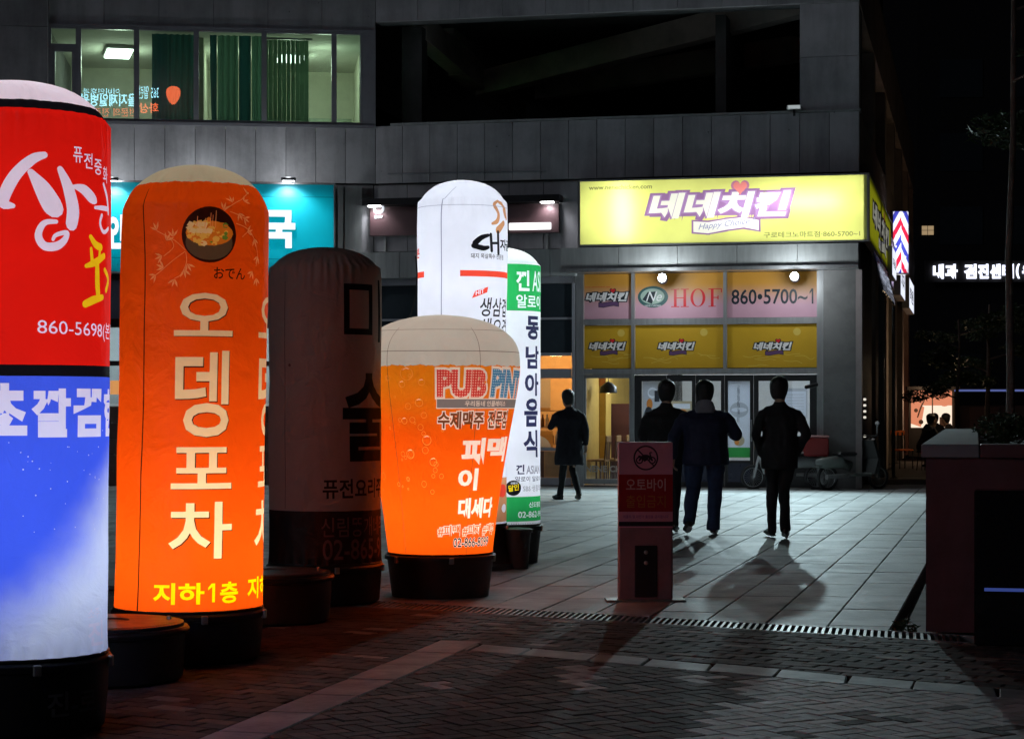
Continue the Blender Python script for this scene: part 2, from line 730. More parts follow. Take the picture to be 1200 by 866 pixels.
# plaza of long granite slabs
e_pt = G(1045, 734)
plaza_far = 60
plaza = MB()
pl_poly = []
a0_ = g0 + GN * 0.20
left_far = a0_ - GD * 14
E0 = e_pt + JD * 0.0
pl_poly = [(left_far.x, left_far.y), (E0.x, E0.y), ((E0 + JD * 30).x, (E0 + JD * 30).y), (-12, 46)]
plaza_o = MB().prism(pl_poly, -0.13, -0.02).build('plaza', M_joint, kind='structure')
JP = Vector((-JD.y, JD.x, 0))    # leftwards, perpendicular
stones = []
wS, lS, gap = 0.42, 1.15, 0.012
for i in range(0, 46):
    off = (i * 0.37 % 1) * lS + (0.55 if i % 2 else 0)
    for j in range(-10, 30):
        o_ = E0 + JP * (i * wS)
        a = o_ + JD * (j * lS + off + gap / 2) + JP * gap / 2
        b = a + JD * (lS - gap)
        c = b + JP * (wS - gap)
        d = a + JP * (wS - gap)
        p = [(q.x, q.y) for q in (a, b, c, d)]
        full = p
        p = hp(p, a0_, GN)
        if len(p) < 3 or center(p)[1] > 39.5: continue
        if center(p)[0] < -8: continue
        stones.append((p, 0))
lay_stones('paving_stone', stones, [M_stone], plaza_o, 0.03, 0.004, 300)
# lower strip beside the plaza edge, with its own slabs
lw = MB().prism([(E0.x + 0.0, E0.y - 0.3), (E0.x + 6, E0.y - 3), (E0.x + 13, E0.y + 30), ((E0 + JD * 30).x, (E0 + JD * 30).y)], -0.134, -0.045)
lw.build('side_path', mat('side_path_stone', (0.20, 0.20, 0.19), 0.8, var=0.3, scale=4, bump=0.5), kind='structure')

# drain grate
gr = thing('drain_grate', 'long steel drain grate running across the paving in front of the plaza', 'drain grate',
           loc=(g0.x, g0.y, 0), rz=math.atan2(GD.y, GD.x))
M_steel = mat('worn_steel', (0.22, 0.22, 0.22), 0.5, 0.8, var=0.2, scale=20)
M_black = mat('black_gap', (0.004, 0.004, 0.004), 0.95, var=0.0)
Lg = (g1 - g0).length
MB().box(-3.2, Lg + 0.35, -0.185, 0.185, -0.10, -0.05).build('channel', M_black, gr)
for y0 in (-0.20, 0.185):
    MB().box(-3.2, Lg + 0.35, y0, y0 + 0.015, -0.06, 0.002).build('frame', M_steel, gr)
bar = MB().box(-0.009, 0.009, -0.192, 0.192, -0.03, 0.0, M=Matrix.Rotation(R(20), 4, 'Z')).build('bar', M_steel, gr)
nb_ = int((Lg + 3.4) / 0.048)
for i in range(nb_):
    if i == 0:
        bar.location = (-3.1, 0, 0)
        continue
    o = bar.copy()
    C.objects.link(o)
    o.parent = gr
    o.location = (-3.1 + i * 0.048, 0, 0)
    if i > 285: break
# running pavers between drain and kerb
k0, k1 = G(553, 757.5), G(1144, 808.5)
KD = (k1 - k0).normalized()
KN = Vector((-KD.y, KD.x, 0))
if KN.y < 0: KN = -KN
kw = 0.30
pv_top = g0 - GN * 0.21
k_up = k0 + KN * kw / 2
k_lo = k0 - KN * kw / 2
pav = MB().prism([(-9, 5), (9, 5), (9, 16), (3.9, 13.2), ((g0 - GD * 14).x, (g0 - GD * 14).y), (-9, 18)], -0.13, -0.05)
pav_o = pav.build('pavement', M_joint, kind='structure')
# diagonal kerb band running towards the lower left
D0 = G(500, 768)
d_up, d_lo = G(500, 757), G(500, 780)
dw = abs((d_up - d_lo).dot(JP))
corner_r = G(546, 757)


def band_side(q):   # signed distance right of diagonal band's right edge
    return -(q - d_lo).dot(JP)


# kerb stones (cut ends follow the joints)
kst = []
x = -0.35
lens = [0.42, 0.38, 0.47, 0.36, 0.44, 0.40]
i = 0
sk = JD - KD * JD.dot(KD)
while x < 7.5:
    L = lens[i % 6] + random.uniform(-0.03, 0.03)
    a = k_lo + KD * x
    b = k_lo + KD * (x + L - 0.012)
    t = kw / abs(JD.dot(KN))
    jit = random.uniform(-0.02, 0.02)
    p = [(a.x, a.y), (b.x, b.y), ((b + JD * t).x + jit, (b + JD * t).y), ((a + JD * t).x, (a + JD * t).y)]
    p = hp(p, d_lo, -JP * 1.0)
    kst.append((p, 0))
    x += L
    i += 1
x = -0.05
while x > -6.5:
    L = 0.62
    o_ = G(546, 750) + JD * x
    off = (o_ - d_up).dot(JP)
    o_ = o_ - JP * off
    a = o_
    b = o_ - JD * (L - 0.012)
    p = [(a.x, a.y), (b.x, b.y), ((b - JP * dw).x, (b - JP * dw).y), ((a - JP * dw).x, (a - JP * dw).y)]
    kst.append((p, 0))
    x -= L
kerb_o = MB().prism([(k_lo.x, k_lo.y), ((k_lo + KD * 7.4).x, (k_lo + KD * 7.4).y), ((k_up + KD * 7.4).x, (k_up + KD * 7.4).y), (k_up.x, k_up.y)], -0.045, -0.03).build('kerb', M_joint, kind='structure')
lay_stones('kerb_stone', kst, [M_kerb], kerb_o, 0.03, 0.006, 300, 0.003)

# pavers: running bond between drain and kerb and left of the diagonal band
run = []
bw, bl = 0.115, 0.23
for j in range(0, 60):
    for i in range(-40, 46):
        o_ = pv_top - GN * (j * bw) + GD * (i * bl + (bl / 2 if j % 2 else 0))
        a = o_ - GN * 0.004 + GD * 0.004
        p = [(q.x, q.y) for q in (a, a + GD * (bl - .008), a + GD * (bl - .008) - GN * (bw - .008), a - GN * (bw - .008))]
        c_ = Vector((*center(p), 0))
        if not vis(p, 80) or c_.y < 8.4: continue
        mi_ = 1 if random.random() < 0.04 else (2 if random.random() < 0.55 else 0)
        for q_ in (hp(p, d_up + JP * 0.004, JP), hp(hp(p, d_up + JP * 0.004, -JP) or [(0, 0)] * 3, k_up + KN * 0.004, KN)):
            if len(q_) >= 3 and abs(parea(q_)) > .002: run.append((q_, mi_))
M_bpale = mat('worn_pale_paver', (0.2, 0.17, 0.15), 0.75, var=0.3, scale=14, bump=0.7, bscale=60)
lay_stones('paver', run, [M_bdark, M_bpale, M_bred], pav_o, 0.04, 0.005, 300, 0.0025)
# herringbone field
hb_o = MB().prism([(corner_r.x, corner_r.y), (k1.x, k1.y - .3), (6, 8), (-3, 8)], -0.048, -0.042).build('herringbone_pavement', M_joint, kind='structure')
ang = math.atan2(JD.y, JD.x) + R(45)
hx = Vector((math.cos(ang), math.sin(ang), 0))
hy = Vector((-hx.y, hx.x, 0))
hw = 0.1
hb = []
H0 = Vector((1.5, 10.2, 0))
lim1, lim2 = G(800, 866), G(868, 797)
for i in range(-70, 70):
    for j in range(-70, 70):
        mth = (i - j) % 4
        if mth == 0: ex, ey = 2, 1
        elif mth == 3: ex, ey = 1, 2
        else: continue
        gpx = 0.004
        q = [(i * hw + gpx, j * hw + gpx), ((i + ex) * hw - gpx, j * hw + gpx), ((i + ex) * hw - gpx, (j + ey) * hw - gpx), (i * hw + gpx, (j + ey) * hw - gpx)]
        p = [((H0 + hx * a + hy * b).x, (H0 + hx * a + hy * b).y) for a, b in q]
        if not vis(p, 60): continue
        p = hp(p, d_lo - JP * 0.006, -JP)
        if len(p) >= 3: p = hp(p, k_lo - KN * 0.006, -KN)
        if len(p) < 3: continue
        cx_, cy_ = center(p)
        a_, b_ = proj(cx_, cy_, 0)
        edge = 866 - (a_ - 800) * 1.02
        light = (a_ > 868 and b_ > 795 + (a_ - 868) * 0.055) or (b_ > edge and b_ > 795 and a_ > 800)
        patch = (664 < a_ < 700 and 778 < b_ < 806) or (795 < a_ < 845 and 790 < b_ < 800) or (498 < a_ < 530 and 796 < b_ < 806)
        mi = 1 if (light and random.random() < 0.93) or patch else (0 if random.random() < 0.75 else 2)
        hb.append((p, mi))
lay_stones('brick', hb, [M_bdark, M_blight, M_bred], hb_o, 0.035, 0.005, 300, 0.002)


# ================================================================== INFLATABLE SIGNS
M_drum = mat('black_rubber_base', (0.018, 0.018, 0.019), 0.45, var=0.3, scale=9, bump=0.2, bscale=30)
M_lid = mat('dusty_lid', (0.10, 0.075, 0.075), 0.4, var=0.4, scale=7, bump=0.2)
M_bolt = mat('bolt_steel', (0.5, 0.5, 0.48), 0.4, 0.8)
M_cable = mat('black_cable', (0.01, 0.01, 0.01), 0.6, var=0)


def one(x0, z0, x1, z1):
    w, h = x1 - x0, z1 - z0
    return [[(x0 + w * .58, z0), (x1, z0), (x1, z1), (x0 + w * .58, z1)], [(x0, z1 - h * .22), (x0, z1 - h * .36), (x0 + w * .60, z1 - h * .17), (x0 + w * .60, z1), (x0 + w * .5, z1)]]


class Tube:
    def __init__(s, cxp, d, prof, tilt=0.0, pleat=0.008, shoulder=None, np_=38, lump=0.006, seed=0):
        """prof: (radius, height) control points from the bottom ring to the crown; cxp: pixel column of the axis at eye height"""
        s.x, s.y = (cxp - CX) / F_PX * d, d
        s.tilt, s.pleat, s.np, s.lump, s.seed = tilt, pleat, np_, lump, seed
        P = [prof[0]] + list(prof) + [prof[-1]]
        pts = []
        for i in range(1, len(P) - 2):
            p0, p1, p2, p3 = P[i - 1], P[i], P[i + 1], P[i + 2]
            for k in range(24):
                t = k / 24
                pts.append([0.5 * (2 * b + (c - a) * t + (2 * a - 5 * b + 4 * c - e) * t * t + (3 * b - a - 3 * c + e) * t ** 3)
                            for a, b, c, e in zip(p0, p1, p2, p3)])
        pts.append(list(prof[-1]))
        pts = np.array(pts)
        s.vl = np.concatenate([[0], np.cumsum(np.hypot(np.diff(pts[:, 0]), np.diff(pts[:, 1])))])
        s.r, s.z = pts[:, 0], pts[:, 1]
        s.H = s.vl[-1]
        s.R = prof[0][0] if False else max(p[0] for p in prof[:3])
        s.vs = np.interp(shoulder if shoulder else prof[-3][1], s.z, s.vl)
        s.face = math.atan2(s.x, s.y)

    def rz(s, v): return float(np.interp(v, s.vl, s.r)), float(np.interp(v, s.vl, s.z))

    def xyz(s, u, v):
        th = u / s.R
        r, z = s.rz(v)
        # gathered fabric at both ends, slack lumps between
        e1 = math.exp(-abs(v - s.vs) / 0.09)
        e0 = math.exp(-v / 0.06)
        q = r / s.R
        r += s.pleat * q * (e1 * math.sin(s.np * th + 2 * math.sin(3 * th)) + 0.6 * e0 * math.sin(s.np * 0.8 * th))
        r += s.lump * q * noise.noise(Vector((math.cos(th) * 1.6, math.sin(th) * 1.6 + s.seed, v * 2.2)))
        r += s.lump * 0.35 * q * noise.noise(Vector((math.cos(th) * 6, math.sin(th) * 6 + s.seed, v * 5)))
        return (r * math.sin(th) + s.tilt * (z - 0.3), -r * math.cos(th), z)

    def inv(s, px, py):
        th = np.radians(np.linspace(-88, 88, 353))[:, None]
        v = np.linspace(0, s.H, 700)[None, :]
        r = np.interp(v, s.vl, s.r)
        z = np.interp(v, s.vl, s.z)
        lx, ly = r * np.sin(th) + s.tilt * (z - 0.3), -r * np.cos(th)
        c, q = math.cos(-s.face), math.sin(-s.face)
        X = s.x + lx * c - ly * q
        Y = s.y + lx * q + ly * c
        e = (CX + X / Y * F_PX - px) ** 2 + (HOR - (z - HCAM) / Y * F_PX - py) ** 2
        k = np.unravel_index(np.argmin(e), e.shape)
        return float(th[k[0], 0] * s.R), float(v[0, k[1]])

    def box(s, x0, y0, x1, y1, w=None):
        """pixel box (y0 top, y1 bottom) -> (u0,v0,u1,v1)"""
        u0, vb = s.inv(x0, (y0 + y1) / 2)
        xm = min(x1, x0 + 20) if w else x1
        u1 = u0 + w if w else s.inv(x1, (y0 + y1) / 2)[0]
        vt = s.inv((x0 + xm) / 2, y0)[1]
        vb = s.inv((x0 + xm) / 2, y1)[1]
        return (u0, vb, u1, vt)

    def pt(s, px, py): return s.inv(px, py)

    def m(s, px): return px / F_PX * (s.y - s.R * 0.9)

    def make(s, label, layers, mats, base, lamps, P, base_h=0.30, drum='drum', rim=True, nx=110, ny=64, lampcol=(1, 1, 1), group='inflatable advertising columns on the pavement', seams=()):
        t = thing('inflatable_sign', label, 'inflatable sign', (s.x, s.y, 0), -s.face, group)
        U = PI * s.R
        for su in seams:
            pass
        sheet('fabric', (-U, 0, U, s.H - 0.002), nx, ny, layers, s.xyz, mats, t, base)
        r0 = s.r[0]
        if drum == 'drum':
            pr = [(r0 * 0.9, 0.0), (r0 * 0.97, 0.02), (r0 * 1.0, base_h * 0.5), (r0 * 1.01, base_h - 0.05), (r0 * 1.045, base_h - 0.045),
                  (r0 * 1.05, base_h - 0.02), (r0 * 1.02, base_h - 0.005), (r0 * 0.96, base_h + 0.004)]
        elif drum == 'cone':
            pr = [(r0 * 1.22, 0.0), (r0 * 1.22, 0.04), (r0 * 1.12, 0.06), (r0 * 0.97, base_h - 0.04), (r0 * 1.0, base_h - 0.03), (r0 * 1.0, base_h + 0.004)]
        else:
            pr = [(r0 * 0.93, 0.0), (r0 * 1.02, base_h - 0.04), (r0 * 1.07, base_h - 0.04), (r0 * 1.07, base_h - 0.01), (r0 * 0.98, base_h + 0.003)]
        MB().lathe(pr, 48).build('base', M_drum, t, smooth=True)
        rp = [(r0 * 1.0 * math.cos(a), r0 * 1.0 * math.sin(a), base_h + 0.004) for a in [2 * PI * k / 48 for k in range(48)]]
        MB().tube(rp, 0.009, 6, closed=True).build('clamp_ring', M_drum, t, smooth=True)
        for a in (-0.9, 0.2, 1.3):
            MB().cbox(-0.018, 0.018, -0.012, 0.012, base_h - 0.06, base_h - 0.01, 0.004,
                      M=Matrix.Rotation(a, 4, 'Z') @ Matrix.Translation((0, -r0 * 1.055, 0))).build('buckle', M_bolt, t)
        if lamps:
            pole = MB().tube([(0, 0, base_h), (s.tilt * 1.5, 0, max(lamps) + 0.05)], 0.012, 8).build('lamp_pole', M_drum, t)
            for i, z in enumerate(lamps):
                pw = P[i] if isinstance(P, (list, tuple)) else P
                lamp('inner_lamp', 'POINT', (s.tilt * (z - 0.3), 0.0, z), pw, lampcol, t, radius=0.09)
        return t


def tubeprof(R0, R1, z0, zs, zt):
    """straight tube from z0 to shoulder zs, dome to zt"""
    h = zt - zs
    pr = [(R0, z0), ((R0 * .7 + R1 * .3), z0 + (zs - z0) * .33), ((R0 * .3 + R1 * .7), z0 + (zs - z0) * .66), (R1, zs)]
    for a in (22, 42, 60, 76):
        pr.append((R1 * math.cos(R(a)) ** 0.85, zs + h * math.sin(R(a))))
    pr.append((R1 * 0.12, zt - 0.001))
    pr.append((0.004, zt))
    return pr


INK = lambda n, c, tr=0.6, **k: cloth(n, c, tr, **k)
white_f = INK('fabric_white', (0.86, 0.86, 0.92))
black_f = INK('print_black', (0.012, 0.012, 0.016), 0.3)
# ---- A: red over blue column at the left edge
A = Tube(20, 9.3, tubeprof(0.405, 0.42, 0.345, 2.66, 2.93), shoulder=2.74, seed=3)
A.R = 0.42
red_f = INK('fabric_red', (0.80, 0.012, 0.006))
blue_f = cloth('print_blue_pale_blend', (0.06, 0.13, 0.86), 0.6, kind='blend', col2=(0.70, 0.80, 0.95), a=0.72, b=0.16)
lilac_f = INK('print_lilac_white', (0.80, 0.80, 0.93))
yel_f = INK('print_yellow', (0.90, 0.66, 0.01))
band_v = A.pt(20, 441)[1], A.pt(20, 427)[1]
cap_v = A.pt(20, 126)[1], A.pt(20, 116)[1]


def S(T, pts, wpx):
    out = []
    for p in pts:
        u, v = T.pt(p[0], p[1])
        out.append((u, v, T.m(p[2] if len(p) > 2 else wpx)))
    return out


LA = [(3, band(1.33, -.01, band_v[0], 0, .0)), (1, band(1.33, band_v[0], band_v[1])), (1, band(1.33, cap_v[0], cap_v[1], 0, .002)), (0, band(1.33, cap_v[1] - .001, A.H + .01, .002, 0))]
LA.append((4, stroke(S(A, [(52, 182, 8), (38, 187, 12), (20, 203, 14), (8, 222, 15), (4, 238, 13), (15, 241, 6)], 12), .04)))
LA.append((4, stroke(S(A, [(36, 202, 8), (50, 222, 20), (62, 242, 24), (68, 246, 14)], 18), .04)))
LA.append((4, stroke(S(A, [(71, 199, 8), (80, 220, 15), (86, 245, 18), (84, 262, 17)], 16), .04)))
LA.append((4, stroke(S(A, [(86, 219, 4), (98, 222, 12), (108, 232, 14), (112, 236, 6)], 9), .04)))
LA.append((4, stroke(S(A, [(66, 260, 5), (52, 262, 7), (45, 276, 9), (52, 288, 10), (66, 289, 10), (76, 281, 8), (78, 273, 6), (66, 275, 5), (62, 281, 4)], 9), .04)))
for xy in ([(121, 216, 5), (125, 232, 6), (126, 250, 6)], [(111, 244, 4), (120, 244, 6), (126, 246, 6)], [(119, 252, 5), (117, 262, 5), (121, 272, 5), (126, 268, 5)]):
    LA.append((4, stroke(S(A, xy, 7), .04)))
for xy in ([(106, 278, 6), (112, 287, 9), (118, 290, 9)], [(101, 312, 5), (112, 308, 9), (121, 300, 8)], [(107, 292, 5), (108, 306, 6)], [(117, 292, 5), (116, 306, 6)],
           [(114, 311, 9), (114, 330, 10), (115, 345, 9)], [(100, 356, 9), (110, 352, 10), (120, 348, 7)], [(122, 316, 6), (126, 328, 7), (124, 340, 7)]):
    LA.append((5, stroke(S(A, xy, 8), .04)))
bx = A.box(86, 173, 96, 192)
for i, (ch, x, y) in enumerate((('퓨', 86, 172), ('전', 99, 179), ('중', 111, 187), ('화', 120, 196))):
    b = A.box(x, y, x + 11, y + 19)
    LA.append((4, fit(ch, (b[0], b[1], b[0] + 0.055, b[3]), 0.012)))
b = A.box(44, 373, 118, 402)
LA.append((4, fit('860-5698(본점)', (b[0], b[1] + .02, b[0] + 0.62, b[3]), 0.0, skew=-0.02)))
b = A.box(-20, 452, 32, 510)
LA.append((4, fit('초', (b[0], b[1], b[2], b[3] + .01), 0.05)))
b = A.box(37, 455, 83, 512)
LA.append((4, fit('깔', b, 0.05)))
b = A.box(86, 455, 118, 512)
LA.append((4, fit('끔', b, 0.05)))
LA.append((4, fit('한', (b[2] + 0.03, b[1], b[2] + 0.25, b[3]), 0.05)))
rr = random.Random(77)
for k in range(70):
    LA.append((4, disc(rr.uniform(-.5, .66), rr.uniform(.55, 1.02), rr.uniform(.0015, .0035), n=6)))
b = A.box(103, 712, 118, 724)
LA.append((4, fit('소주', (b[0], b[1], b[0] + .1, b[3]), 0.01)))
b = A.box(103, 728, 117, 757)
LA.append((4, fit('진', (b[0], b[1], b[0] + .14, b[3]), 0.03)))
tA = A.make('glowing column, red above with brush lettering and blue below, cut by the left edge', LA,
            [white_f, black_f, red_f, blue_f, lilac_f, yel_f], 2, (0.75, 1.25, 1.75, 2.25, 2.68), (8, 6.5, 5.2, 5.2, 4.0), base_h=0.345, lampcol=(0.93, 0.95, 1.0))
b = A.box(52, 788, 92, 812)
zz = 0.05
lp, bb = tpolys('진-로', 0.02)
lt = MB()
for p in lp:
    v = []
    for a_, b_ in p:
        th = (A.pt(55, 770)[0]) / A.R + (a_ - bb[0]) * 0.27 / (bb[2] - bb[0]) / 0.41
        z_ = 0.10 + (b_ - bb[1]) * 0.11 / (bb[3] - bb[1])
        v.append((0.4135 * math.sin(th), -0.4135 * math.cos(th), z_))
    lt.add(v, [tuple(range(len(v)))])
lt.build('base_lettering', mat('faded_white_print', (0.2, 0.2, 0.22), 0.8), tA)

# ---- B: orange column of the fish cake stall
B = Tube(221, 11.9, tubeprof(0.425, 0.422, 0.30, 2.52, 2.86), tilt=0.018, shoulder=2.70, pleat=0.007, seed=11)
B.R = 0.423
org_f = INK('fabric_orange', (0.86, 0.10, 0.004), bump=0.4)
crm_f = INK('print_cream', (0.86, 0.74, 0.45))
cap_f = INK('fabric_cream_cap', (0.62, 0.70, 0.55))
yl2_f = INK('print_bright_yellow', (0.95, 0.80, 0.0))
drk_f = INK('print_dark_brown', (0.05, 0.012, 0.006), 0.3)
pch_f = INK('print_pale_twig', (0.9, 0.36, 0.14))
bowl_f = INK('print_bowl', (0.13, 0.09, 0.05), 0.5)
fo1 = INK('print_food_yellow', (0.85, 0.55, 0.10))
fo2 = INK('print_food_orange', (0.75, 0.24, 0.02))
fo3 = INK('print_food_cream', (0.85, 0.70, 0.35))
fo4 = INK('print_food_green', (0.15, 0.30, 0.04))
mB = [org_f, cap_f, crm_f, yl2_f, drk_f, pch_f, bowl_f, fo1, fo2, fo3, fo4]
capB = B.pt(222, 213)[1]
LB = []
for wob in range(60):   # stitched, slightly frayed lower edge of the cap
    pass


LB.append((1, band(1.35, capB, B.H + .01, .005, 0)))
sm = [B.pt(174, 222), B.pt(170, 300), B.pt(168, 450), B.pt(165, 580), B.pt(161, 715)]
LB.append((4, stroke([(u, v, 0.008) for u, v in sm], .012)))
for tr_ in ([(217, 293), (205, 282), (190, 274), (184, 271)], [(217, 295), (203, 305), (188, 318), (183, 322)], [(218, 296), (218, 308), (212, 322), (205, 326)],
            [(262, 248), (272, 240), (286, 232), (289, 226)], [(270, 248), (280, 252), (286, 256)], [(277, 262), (290, 268), (298, 282), (302, 300), (300, 312)],
            [(200, 280), (203, 290), (192, 300)], [(292, 270), (284, 278)]):
    LB.append((5, stroke([(*B.pt(*p), 0.0035) for p in tr_], .004)))
for (x, y, a) in ((184, 270, 120), (195, 282, 60), (203, 278, 95), (183, 322, 215), (192, 314, 160), (205, 327, 250), (216, 316, 280), (219, 309, 300),
                  (289, 228, 60), (286, 236, 20), (272, 238, 100), (262, 246, 70), (286, 255, 330), (298, 280, 290), (302, 300, 250), (290, 272, 20), (296, 318, 240), (300, 326, 280), (280, 250, 300), (190, 300, 200)):
    u, v = B.pt(x, y)
    for da in (-38, 0, 38):
        q = R(a + da)
        c_, s_ = math.cos(q), math.sin(q)
        l1, l2, w2 = 0.012, 0.05, 0.006
        LB.append((5, [[(u, v), (u + c_ * l2 * .5 - s_ * w2, v + s_ * l2 * .5 + c_ * w2), (u + c_ * l2, v + s_ * l2), (u + c_ * l2 * .5 + s_ * w2, v + s_ * l2 * .5 - c_ * w2)]]))
bc = B.pt(246, 275)
rb = 0.158
LB.append((4, disc(bc[0], bc[1], rb, n=36)))
LB.append((6, disc(bc[0], bc[1] - 0.045, rb * 0.86, rb * 0.62, n=28)))
LB.append((8, disc(bc[0], bc[1] + 0.008, rb * 0.86, rb * 0.44, n=24)))
rr = random.Random(5)
for k in range(90):
    a = rr.uniform(0, 2 * PI)
    q = math.sqrt(rr.random())
    x_, y_ = bc[0] + q * rb * 0.82 * math.cos(a), bc[1] + 0.012 + q * rb * 0.46 * math.sin(a)
    sz = rr.uniform(0.008, 0.022)
    mi = 7 if x_ < bc[0] - 0.02 and y_ > bc[1] - 0.02 else (8 if rr.random() < 0.5 else 7)
    if rr.random() < 0.15: mi = 10 if x_ > bc[0] else 9
    LB.append((mi, disc(x_, y_, sz, sz * rr.uniform(.5, 1), n=rr.choice([4, 5, 7]), a0=rr.uniform(0, 3))))
for k in range(7):
    x_ = bc[0] - 0.10 + 0.032 * (k % 4) + rr.uniform(-.01, .01)
    y_ = bc[1] + 0.02 + 0.035 * (k // 4)
    LB.append((9, disc(x_, y_, 0.024, 0.019, n=4, a0=0.5 + rr.uniform(-.3, .3))))
for x_, l_ in ((-0.075, .04), (-0.03, .03), (0.0, .06), (0.012, .05), (0.03, .075)):
    LB.append((5, stroke([(bc[0] + x_, bc[1] + 0.04, .003), (bc[0] + x_ + .004, bc[1] + 0.06 + l_, .003)], .003)))
b = B.box(251, 314, 287, 327)
LB.append((4, fit('おでん', b, 0.012)))
for ch, x0, y0, x1, y1 in (('오', 204, 343, 273, 394), ('뎅', 205, 411, 269, 512), ('포', 200, 524, 271, 573), ('차', 197, 588, 271, 655)):
    b = B.box(x0, y0, x1, y1)
    LB.append((4, fit(ch, (b[0] + .004, b[1] - .004, b[2] + .004, b[3] - .004), 0.020)))
    LB.append((2, fit(ch, b, 0.016)))
    w = b[2] - b[0]
    LB.append((2, fit(ch, (b[0] + 0.56 + (0.02 if ch == '포' else 0), b[1], b[0] + 0.56 + w, b[3]), 0.016)))
b = B.box(179, 683, 279, 708)
wb_ = b[2] - b[0]
for off_ in (0.0, 0.0):
    LB.append((3, fit('지하', (b[0], b[1], b[0] + wb_ * .58, b[3]), 0.03)))
    LB.append((3, one(b[0] + wb_ * .62, b[1] + .01, b[0] + wb_ * .70, b[3] - .005)))
    LB.append((3, fit('층', (b[0] + wb_ * .76, b[1], b[2], b[3]), 0.03)))
    break
b2 = B.box(290, 676, 300, 702)
LB.append((3, fit('지하', (b2[0], b2[1], b2[0] + (b[2] - b[0]) * .58, b2[3]), 0.03)))
tB = B.make('glowing orange column with a bowl of food in a dark circle and large cream letters', LB, mB, 0,
            (0.50, 0.95, 1.5, 2.1, 2.55), (16, 9, 4.2, 2.2, 1.8), lampcol=(1.0, 0.93, 0.78))

# ---- C: unlit column
Cc = Tube(381, 15.4, tubeprof(0.42, 0.42, 0.30, 2.42, 2.66), shoulder=2.50, seed=21, pleat=0.009)
Cc.R = 0.42
dim_f = INK('fabric_dim_beige', (0.60, 0.53, 0.49), 0.35, bump=0.4)
dimb_f = INK('fabric_dim_dark', (0.035, 0.018, 0.018), 0.3)
dimt_f = INK('print_dull_pink', (0.30, 0.15, 0.15), 0.3)
splC = Cc.pt(381, 599)[1]
LC = [(2, band(1.33, -.01, splC))]
b = Cc.box(403, 333, 441, 392)
q = [(b[0], b[1]), (b[0] + .29, b[1]), (b[0] + .29, b[3]), (b[0], b[3])]
w = 0.045
LC += [(1, rect(b[0], b[1], b[0] + w, b[3])), (1, rect(b[0], b[1], b[0] + .27, b[1] + w)), (1, rect(b[0], b[3] - w, b[0] + .27, b[3])), (1, rect(b[0] + .225, b[1], b[0] + .27, b[3])), (1, rect(b[0] + .36, b[1] - .05, b[0] + .41, b[3] + .04))]
b = Cc.box(402, 437, 440, 541)
LC.append((1, fit('술', (b[0], b[1], b[0] + 0.48, b[3]), 0.028)))
b = Cc.box(378, 561, 430, 584)
LC.append((1, fit('퓨전요리주점', (b[0], b[1], b[0] + 0.72, b[3]), 0.02)))
b = Cc.box(376, 606, 430, 629)
LC.append((3, fit('신림똥개네주점', (b[0], b[1], b[0] + 0.78, b[3]), 0.005)))
b = Cc.box(378, 632, 430, 656)
LC.append((3, fit('02-865-9', (b[0], b[1], b[0] + 0.58, b[3]), 0.01)))
LC.append((1, stroke([(*Cc.pt(334, y), 0.004) for y in (330, 450, 560, 596)], .004)))
LC.append((3, disc(*Cc.pt(339, 428), 0.012, n=8)))
Cc.make('unlit grey inflatable column with large black lettering standing in the shade', LC, [dim_f, black_f, dimb_f, dimt_f], 0, (), 0)

# ---- D: the beer glass
D = Tube(516, 15.95, [(0.405, 0.33), (0.46, 0.75), (0.54, 1.25), (0.605, 1.62), (0.625, 1.80), (0.605, 1.93), (0.53, 2.03), (0.40, 2.11), (0.22, 2.16), (0.06, 2.178), (0.004, 2.18)],
         shoulder=1.72, pleat=0.003, lump=0.005, seed=31)
D.R = 0.60
beer_f = cloth('fabric_beer', (0.90, 0.115, 0.004), 0.6, kind='grad', col2=(0.90, 0.27, 0.01), a=0.9, b=1.40)
foam_f = INK('fabric_foam', (0.63, 0.69, 0.64))
seam_f = INK('print_seam_line', (0.10, 0.09, 0.07), 0.3)
rdot = cloth('print_red_dots', (0.75, 0.05, 0.04), 0.6, kind='dots', col2=(0.9, 0.55, 0.45))
bdot = cloth('print_blue_dots', (0.04, 0.24, 0.50), 0.6, kind='dots', col2=(0.5, 0.75, 0.85))
wh2 = INK('print_warm_white', (0.92, 0.84, 0.74))
gry_f = INK('print_grey', (0.22, 0.22, 0.22))
brn_f = INK('print_brown', (0.22, 0.07, 0.02), 0.5)
bub_f = INK('print_bubble', (0.95, 0.36, 0.06))
og2_f = INK('print_deep_orange', (0.85, 0.16, 0.03))
mD = [beer_f, foam_f, seam_f, rdot, bdot, wh2, gry_f, brn_f, bub_f, black_f, og2_f]
foamD = D.pt(520, 428)[1]
LD = [(1, band(1.90, foamD, D.H + .01, .007, 0, 260))]
for y in (386, 411):
    v = D.pt(520, y)[1]
    LD.append((2, stroke([(u, v, .004) for u in np.linspace(-1.3, 1.3, 14)], .004)))
for u in (-0.42, 0.30, 0.95):
    LD.append((2, stroke([(u, v, .0035) for v in np.linspace(0.02, D.H - .5, 8)], .004)))
rr = random.Random(9)
for k in range(46):
    u = rr.uniform(-0.9, 0.05)
    v = 0.45 + (foamD - 0.5) * rr.random() ** 0.6
    r_ = rr.uniform(0.008, 0.030)
    LD.append((8, ringp(u, v, r_, 0.0028, n=16)))
